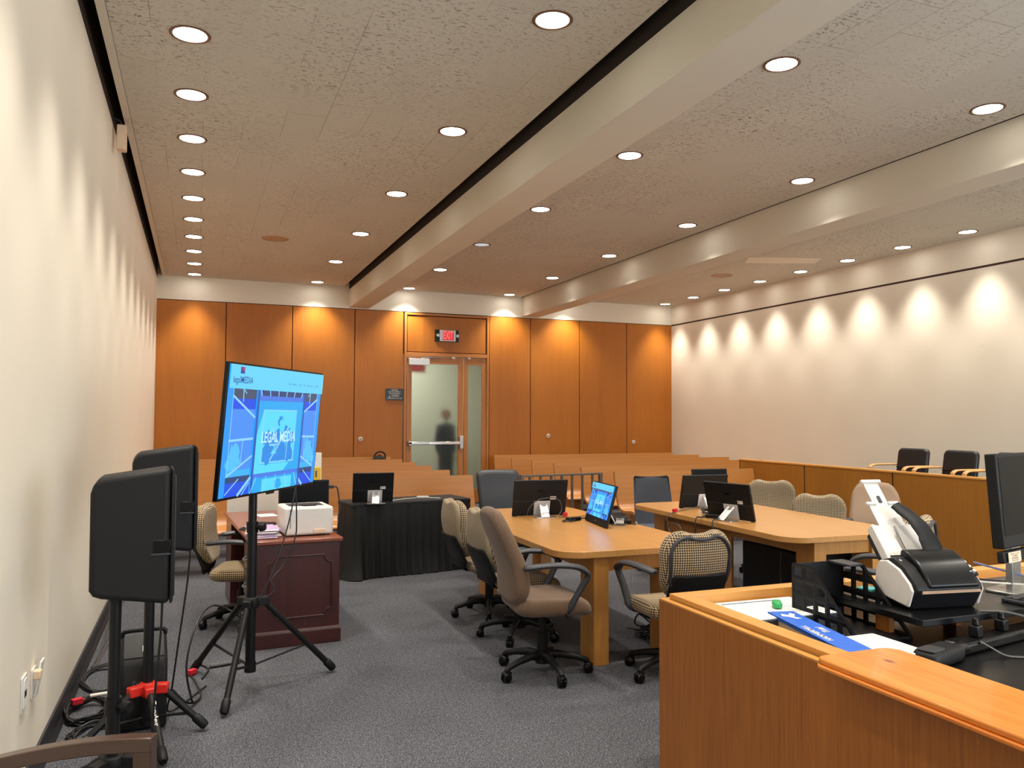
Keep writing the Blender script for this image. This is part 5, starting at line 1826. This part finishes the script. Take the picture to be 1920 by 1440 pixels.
obj('cable_tie', MB().tube(smooth_path([(-0.19, -0.045, 0.045), (-0.18, -0.075, 0.03), (-0.16, -0.13, 0.006), (-0.10, -0.18, 0.005)], 5), 0.009, 6, ry=0.002), M_CABLEG, t)

# ================================================================== CABLES


def loops(cx, cy, z, rx, ry, n, jit, seed, rot=0.0, zj=0.01):
    rr = random.Random(seed)
    pts = []
    for k in range(n * 8):
        a = 2 * PI * k / 8
        s = 1 + rr.uniform(-jit, jit)
        x, y = rx * s * math.cos(a), ry * s * math.sin(a)
        pts.append((cx + x * math.cos(rot) - y * math.sin(rot), cy + x * math.sin(rot) + y * math.cos(rot), z + rr.uniform(0, zj)))
    return pts


def cable(name, label, paths, m, r=0.005, group=None, k=5, extra=None):
    mb = MB()
    for p in paths:
        mb.tube(smooth_path(p, k), r, 7)
    o = obj(name, mb, m, smooth=True)
    return tag(o, label, 'cable', group)


def tie(label, loc, rotz=0.0):
    t = tag(obj('cable_tie', MB().box((0, 0, 0.0), (0.055, 0.035, 0.03)).box((0.03, 0.02, -0.005), (0.05, 0.012, 0.004)), M_VELCRO, bevel=0.006, loc=loc, rotz=rotz), label, 'cable tie', 'red cable ties')
    return t


Zf = 0.007
cable('cable_coil', 'thick coil of black cable with red tie by the baseboard', [loops(-0.535, 5.08, Zf, 0.105, 0.17, 9, 0.10, 1, 0.0, 0.05)], M_CABLE, 0.006)
tie('red cable tie around the black coil by the baseboard', (-0.60, 5.17, 0.055), 0.5)
tag(obj('white_connector', MB().cyl((-0.54, 5.23, 0.058), (-0.42, 5.25, 0.058), 0.011, n=10), M_CABLEW), 'white cable connector lying on the black coil', 'connector')
cable('loose_cable', 'loose black cable loops on the carpet beyond the coil', [loops(-0.51, 5.72, Zf, 0.12, 0.26, 4, 0.22, 2, 0.0, 0.012) + [(-0.42, 5.5, Zf), (-0.35, 5.35, Zf)]], M_CABLE, 0.006)
cable('loose_cable', 'loose black cable loops under the two speaker stands', [loops(-0.46, 4.74, Zf, 0.11, 0.13, 4, 0.25, 3, 0.2, 0.02) + [(-0.36, 4.5, Zf), (-0.2, 4.1, Zf), (-0.05, 3.6, Zf)]], M_CABLE, 0.006)
cable('wall_cable_run', 'bundle of grey cables running along the black baseboard', [[(-0.615 + 0.011 * k + 0.015 * math.sin(j * 1.7 + k), 6.0 + j * 0.42, Zf + 0.004 * (k % 2)) for j in range(9)] for k in range(5)], M_CABLEG, 0.005)
for y_ in (5.75, 6.4, 7.1):
    pass
cable('speaker_cable', 'black cable hanging from the closer loudspeaker to the floor', [[(-0.12, 3.66, 0.93), (-0.125, 3.70, 0.75), (-0.15, 3.78, 0.4), (-0.16, 3.85, 0.1), (-0.18, 3.9, Zf), (-0.1, 3.4, Zf)]], M_CABLE, 0.005)
cable('speaker_cable', 'black cable hanging from the farther loudspeaker down to carpet', [[(-0.02, 4.60, 1.0), (-0.03, 4.64, 0.8), (-0.07, 4.75, 0.45), (-0.10, 4.84, 0.18), (-0.12, 4.9, 0.03), (-0.03, 5.1, Zf), (0.08, 5.35, Zf)]], M_CABLE, 0.005)
cable('floor_cable', 'black cable with red tie looping between amplifier and television stand', [[(-0.1, 4.98, 0.12), (-0.02, 5.0, 0.03), (0.05, 5.15, Zf), (0.02, 5.45, Zf), (-0.02, 5.7, Zf), (0.03, 5.82, Zf), (0.1, 5.7, Zf), (0.06, 5.5, Zf)], [(0.09, 5.72, 0.008), (0.2, 5.74, 0.012), (0.32, 5.78, 0.01)]], M_CABLE, 0.006)
cable('arched_cable', 'black cable arching above the carpet beside the television stand', [[(0.02, 5.05, Zf), (0.0, 5.0, 0.05), (-0.03, 4.98, 0.25), (0.02, 5.1, 0.45), (0.10, 5.3, 0.5), (0.2, 5.45, 0.44), (0.3, 5.3, 0.4)]], M_CABLE, 0.006)
tie('red cable tie on the cable near the television stand', (0.0, 5.62, 0.022), 0.8)
tag(obj('cable_adapter', MB().cyl((0.11, 5.73, 0.014), (0.30, 5.77, 0.014), 0.012, n=10), M_CABLEG), 'grey cable adapter lying beside the television stand foot', 'adapter')
cable('television_cable', 'two black cables dangling from the television to tripod hub', [[(0.60, 5.36, 1.22), (0.56, 5.33, 1.0), (0.48, 5.28, 0.75), (0.39, 5.23, 0.56), (0.36, 5.22, 0.5)], [(0.60, 5.37, 1.22), (0.61, 5.38, 1.0), (0.60, 5.36, 0.88), (0.53, 5.33, 0.72), (0.45, 5.27, 0.64), (0.47, 5.26, 0.58), (0.40, 5.24, 0.53)]], M_CABLE, 0.0045)
# on table 1
cable('monitor_cable', 'grey cable arching behind the monitor stand on the first table', [[(2.72, 6.60, TZ + 0.02), (2.73, 6.55, TZ + 0.10), (2.83, 6.55, TZ + 0.165), (2.99, 6.55, TZ + 0.165), (3.03, 6.54, TZ + 0.08), (2.99, 6.5, TZ + 0.006), (3.1, 6.45, TZ + 0.006), (3.2, 6.42, TZ + 0.02)]], M_CABLEG, 0.004)
t = thing('power_adapter', 'black power adapter on first table before the lit monitor', 'adapter', (3.02, 6.28, TZ), R(20), 'power adapters')
obj('brick', MB().bx(-0.07, 0.07, -0.03, 0.03, 0, 0.032), M_BLACKG, t, bevel=0.008)
obj('lead', MB().tube(smooth_path([(0.07, 0, 0.015), (0.12, 0.02, 0.008), (0.16, 0.05, 0.006), (0.2, 0.04, 0.006)], 4), 0.005, 6), M_CABLE, t)
obj('coiled_lead', MB().tube(smooth_path(loops(-0.08, -0.03, 0.008, 0.07, 0.03, 2, 0.15, 8), 3), 0.005, 6), M_CABLE, t)
tie('red cable tie on the first table beside the monitor stand', (3.07, 6.55, TZ + 0.022), 1.2)
t = thing('power_adapter', 'black power adapter with white label behind the lit monitor', 'adapter', (3.31, 5.98, TZ), R(-30), 'power adapters')
obj('brick', MB().bx(-0.09, 0.09, -0.04, 0.04, 0, 0.04), M_BLACKG, t, bevel=0.01)
obj('white_label', MB().bx(-0.035, 0.03, -0.0415, -0.04, 0.006, 0.034).bx(-0.035, 0.03, -0.04, 0.02, 0.0402, 0.041), M_SILVERLBL, t, smooth=False)
obj('lead', MB().tube(smooth_path(loops(-0.05, 0.03, 0.015, 0.13, 0.05, 3, 0.2, 12, 0.2, 0.04), 4), 0.006, 6), M_CABLE, t)
cable('tabletop_cable', 'grey cable trailing from the lit monitor over the first table', [[(3.18, 5.9, TZ + 0.01), (3.26, 5.85, TZ + 0.006), (3.34, 5.93, TZ + 0.006), (3.36, 6.0, TZ + 0.006), (3.39, 5.86, TZ + 0.006)]], M_CABLEG, 0.006)
# on table 2
cable('monitor_cable', 'grey cable with red tie looping over the second table edge', [[(4.55, 6.66, TZ + 0.03), (4.40, 6.62, TZ + 0.012), (4.25, 6.55, TZ + 0.008), (4.14, 6.47, TZ + 0.006), (4.055, 6.44, TZ - 0.02), (4.05, 6.42, TZ - 0.12), (4.05, 6.33, TZ - 0.2), (4.05, 6.2, TZ - 0.17), (4.05, 6.24, TZ - 0.08), (4.05, 6.40, TZ - 0.1), (4.06, 6.45, TZ - 0.3), (4.08, 6.45, 0.1)]], M_CABLEG, 0.0045)
tie('red cable tie on the second table edge cable', (4.17, 6.49, TZ + 0.022), 0.6)
cable('cable_bundle', 'bundled black cable loop between the two monitors on second table', [loops(4.40, 6.30, TZ + 0.012, 0.11, 0.05, 5, 0.15, 21, 0.9, 0.04), [(4.33, 6.2, TZ + 0.01), (4.16, 6.05, TZ + 0.01), (4.05, 5.98, TZ + 0.0), (4.04, 5.96, TZ - 0.25)], [(4.3, 5.95, TZ + 0.02), (4.14, 5.80, TZ + 0.02), (4.04, 5.72, TZ + 0.0), (4.03, 5.70, TZ - 0.3)]], M_CABLE, 0.006)
tag(obj('power_adapter', MB().box((4.28, 6.02, TZ + 0.017), (0.16, 0.06, 0.034), Matrix.Rotation(R(-50), 3, 'Z')), M_BLACKG, bevel=0.008), 'black power adapter lying under the angled monitor', 'adapter', 'power adapters')
# tangle below the tables
rr = random.Random(33)
pth = [[(3.36 + rr.gauss(0, 0.12), 5.32 + rr.gauss(0, 0.13), 0.01 + abs(rr.gauss(0, 0.09))) for _ in range(12)] for _ in range(9)]
cable('cable_tangle', 'tangle of black cables on the carpet between the two tables', pth, M_CABLE, 0.006)
cable('cable_coil', 'coil of black cable lying under the near checkered chair', [loops(3.26, 5.02, Zf, 0.19, 0.11, 11, 0.1, 41, 0, 0.07)], M_CABLE, 0.006)
cable('hanging_cable', 'thin white cable hanging from first table into the tangle', [[(3.2, 5.62, 0.72), (3.21, 5.62, 0.4), (3.26, 5.6, 0.1), (3.3, 5.5, 0.012), (3.2, 5.4, 0.012)]], M_CABLEW, 0.003)
t = thing('power_block', 'white power block with red switch amid the cable tangle', 'power strip', (3.44, 5.50, 0.0), R(25))
obj('block_body', MB().bx(-0.13, 0.13, -0.05, 0.05, 0.0, 0.05), M_WHITE, t, bevel=0.008)
obj('switch', MB().bx(0.07, 0.1, -0.02, 0.02, 0.05, 0.058), M_RED, t)
tie('red cable tie in the tangle between the tables', (3.24, 5.30, 0.12), 0.3)
cable('hanging_cable', 'black cable bundle hanging under the edge of second table', [[(4.30 + 0.02 * k, 5.18 + 0.02 * k, 0.60), (4.31, 5.2, 0.40), (4.28 + 0.02 * k, 5.19, 0.15), (4.25, 5.25 + 0.03 * k, 0.03), (4.2 - 0.03 * k, 5.4, 0.012)] for k in range(4)], M_CABLE, 0.007)
# at the clerk station
cable('desk_cable', 'dark red cable loop beside the scanner and desk monitor', [[(3.6, 2.9, 0.9), (3.52, 2.95, 0.98), (3.40, 3.0, 1.02), (3.36, 3.0, 0.97), (3.45, 2.9, 0.9), (3.6, 2.75, 0.89)]], M_MAHOG, 0.004)
cable('desk_cable', 'pale cable loop beside the scanner and desk monitor', [[(3.55, 2.9, 0.93), (3.42, 2.92, 0.95), (3.30, 2.95, 0.95), (3.27, 2.92, 0.92), (3.4, 2.78, 0.9), (3.6, 2.6, 0.9)]], M_CABLEW, 0.004)
cable('desk_cable', 'blue network cable at the desk monitor foot', [[(3.45, 2.8, 0.98), (3.6, 2.62, 0.93), (3.75, 2.5, 0.9)]], M_CABLEB, 0.005)
cable('power_cable', 'grey power cable bending down to the power strip', [[(3.30, 2.46, 0.89), (3.29, 2.42, 0.90), (3.26, 2.40, 0.86), (3.24, 2.39, 0.82), (3.27, 2.38, 0.78)], [(3.05, 2.45, 0.86), (3.12, 2.38, 0.865), (3.2, 2.33, 0.84), (3.22, 2.33, 0.80), (3.17, 2.34, 0.77)]], M_CABLEG, 0.006)
cable('thin_cable', 'thin grey cable curving over the black worktop', [[(2.28, 1.72, 0.752), (2.5, 1.84, 0.753), (2.7, 1.82, 0.753), (2.78, 1.68, 0.753), (2.75, 1.5, 0.753)]], M_CABLEG, 0.0025)

# ================================================================== FOREGROUND WOODEN CHAIR
t = thing('wooden_armchair', 'dark stained wooden chair with curved top rail at the bottom corner', 'chair', (-0.40, 2.60, 0), R(-22))
# local: rail runs along X, post at +X end
rail = []
for k in range(13):
    x = -0.42 + 0.75 * k / 12
    f = k / 12
    rail.append((x, 0.0, 0.775 - 0.165 * (1 - f) ** 1.8))
mb = MB()
top = [(p[0], p[2]) for p in rail]
bot = [(p[0], p[2] - 0.040) for p in rail]
mb.prism(top + bot[::-1], 'y', -0.022, 0.022)
obj('top_rail', mb, M_DARKWOOD, t, bevel=0.003, angle=25)
for x in (0.305, -0.40):
    z_ = 0.74 if x > 0 else 0.575
    obj('post', MB().bx(x - 0.025, x + 0.025, -0.02, 0.02, 0, z_), M_DARKWOOD, t, bevel=0.003, smooth=False)
for x in (0.305, -0.40):
    obj('leg', MB().bx(x - 0.025, x + 0.025, -0.50, -0.46, 0, 0.44), M_DARKWOOD, t, bevel=0.003, smooth=False)
obj('seat', MB().pillow(rrect(0.72, 0.52, 0.04, 5, -0.05, -0.25), 0.05, 0.4, 0.004, lambda a, b, c: (a, b, 0.45 + c)), M_DARKWOOD, t)
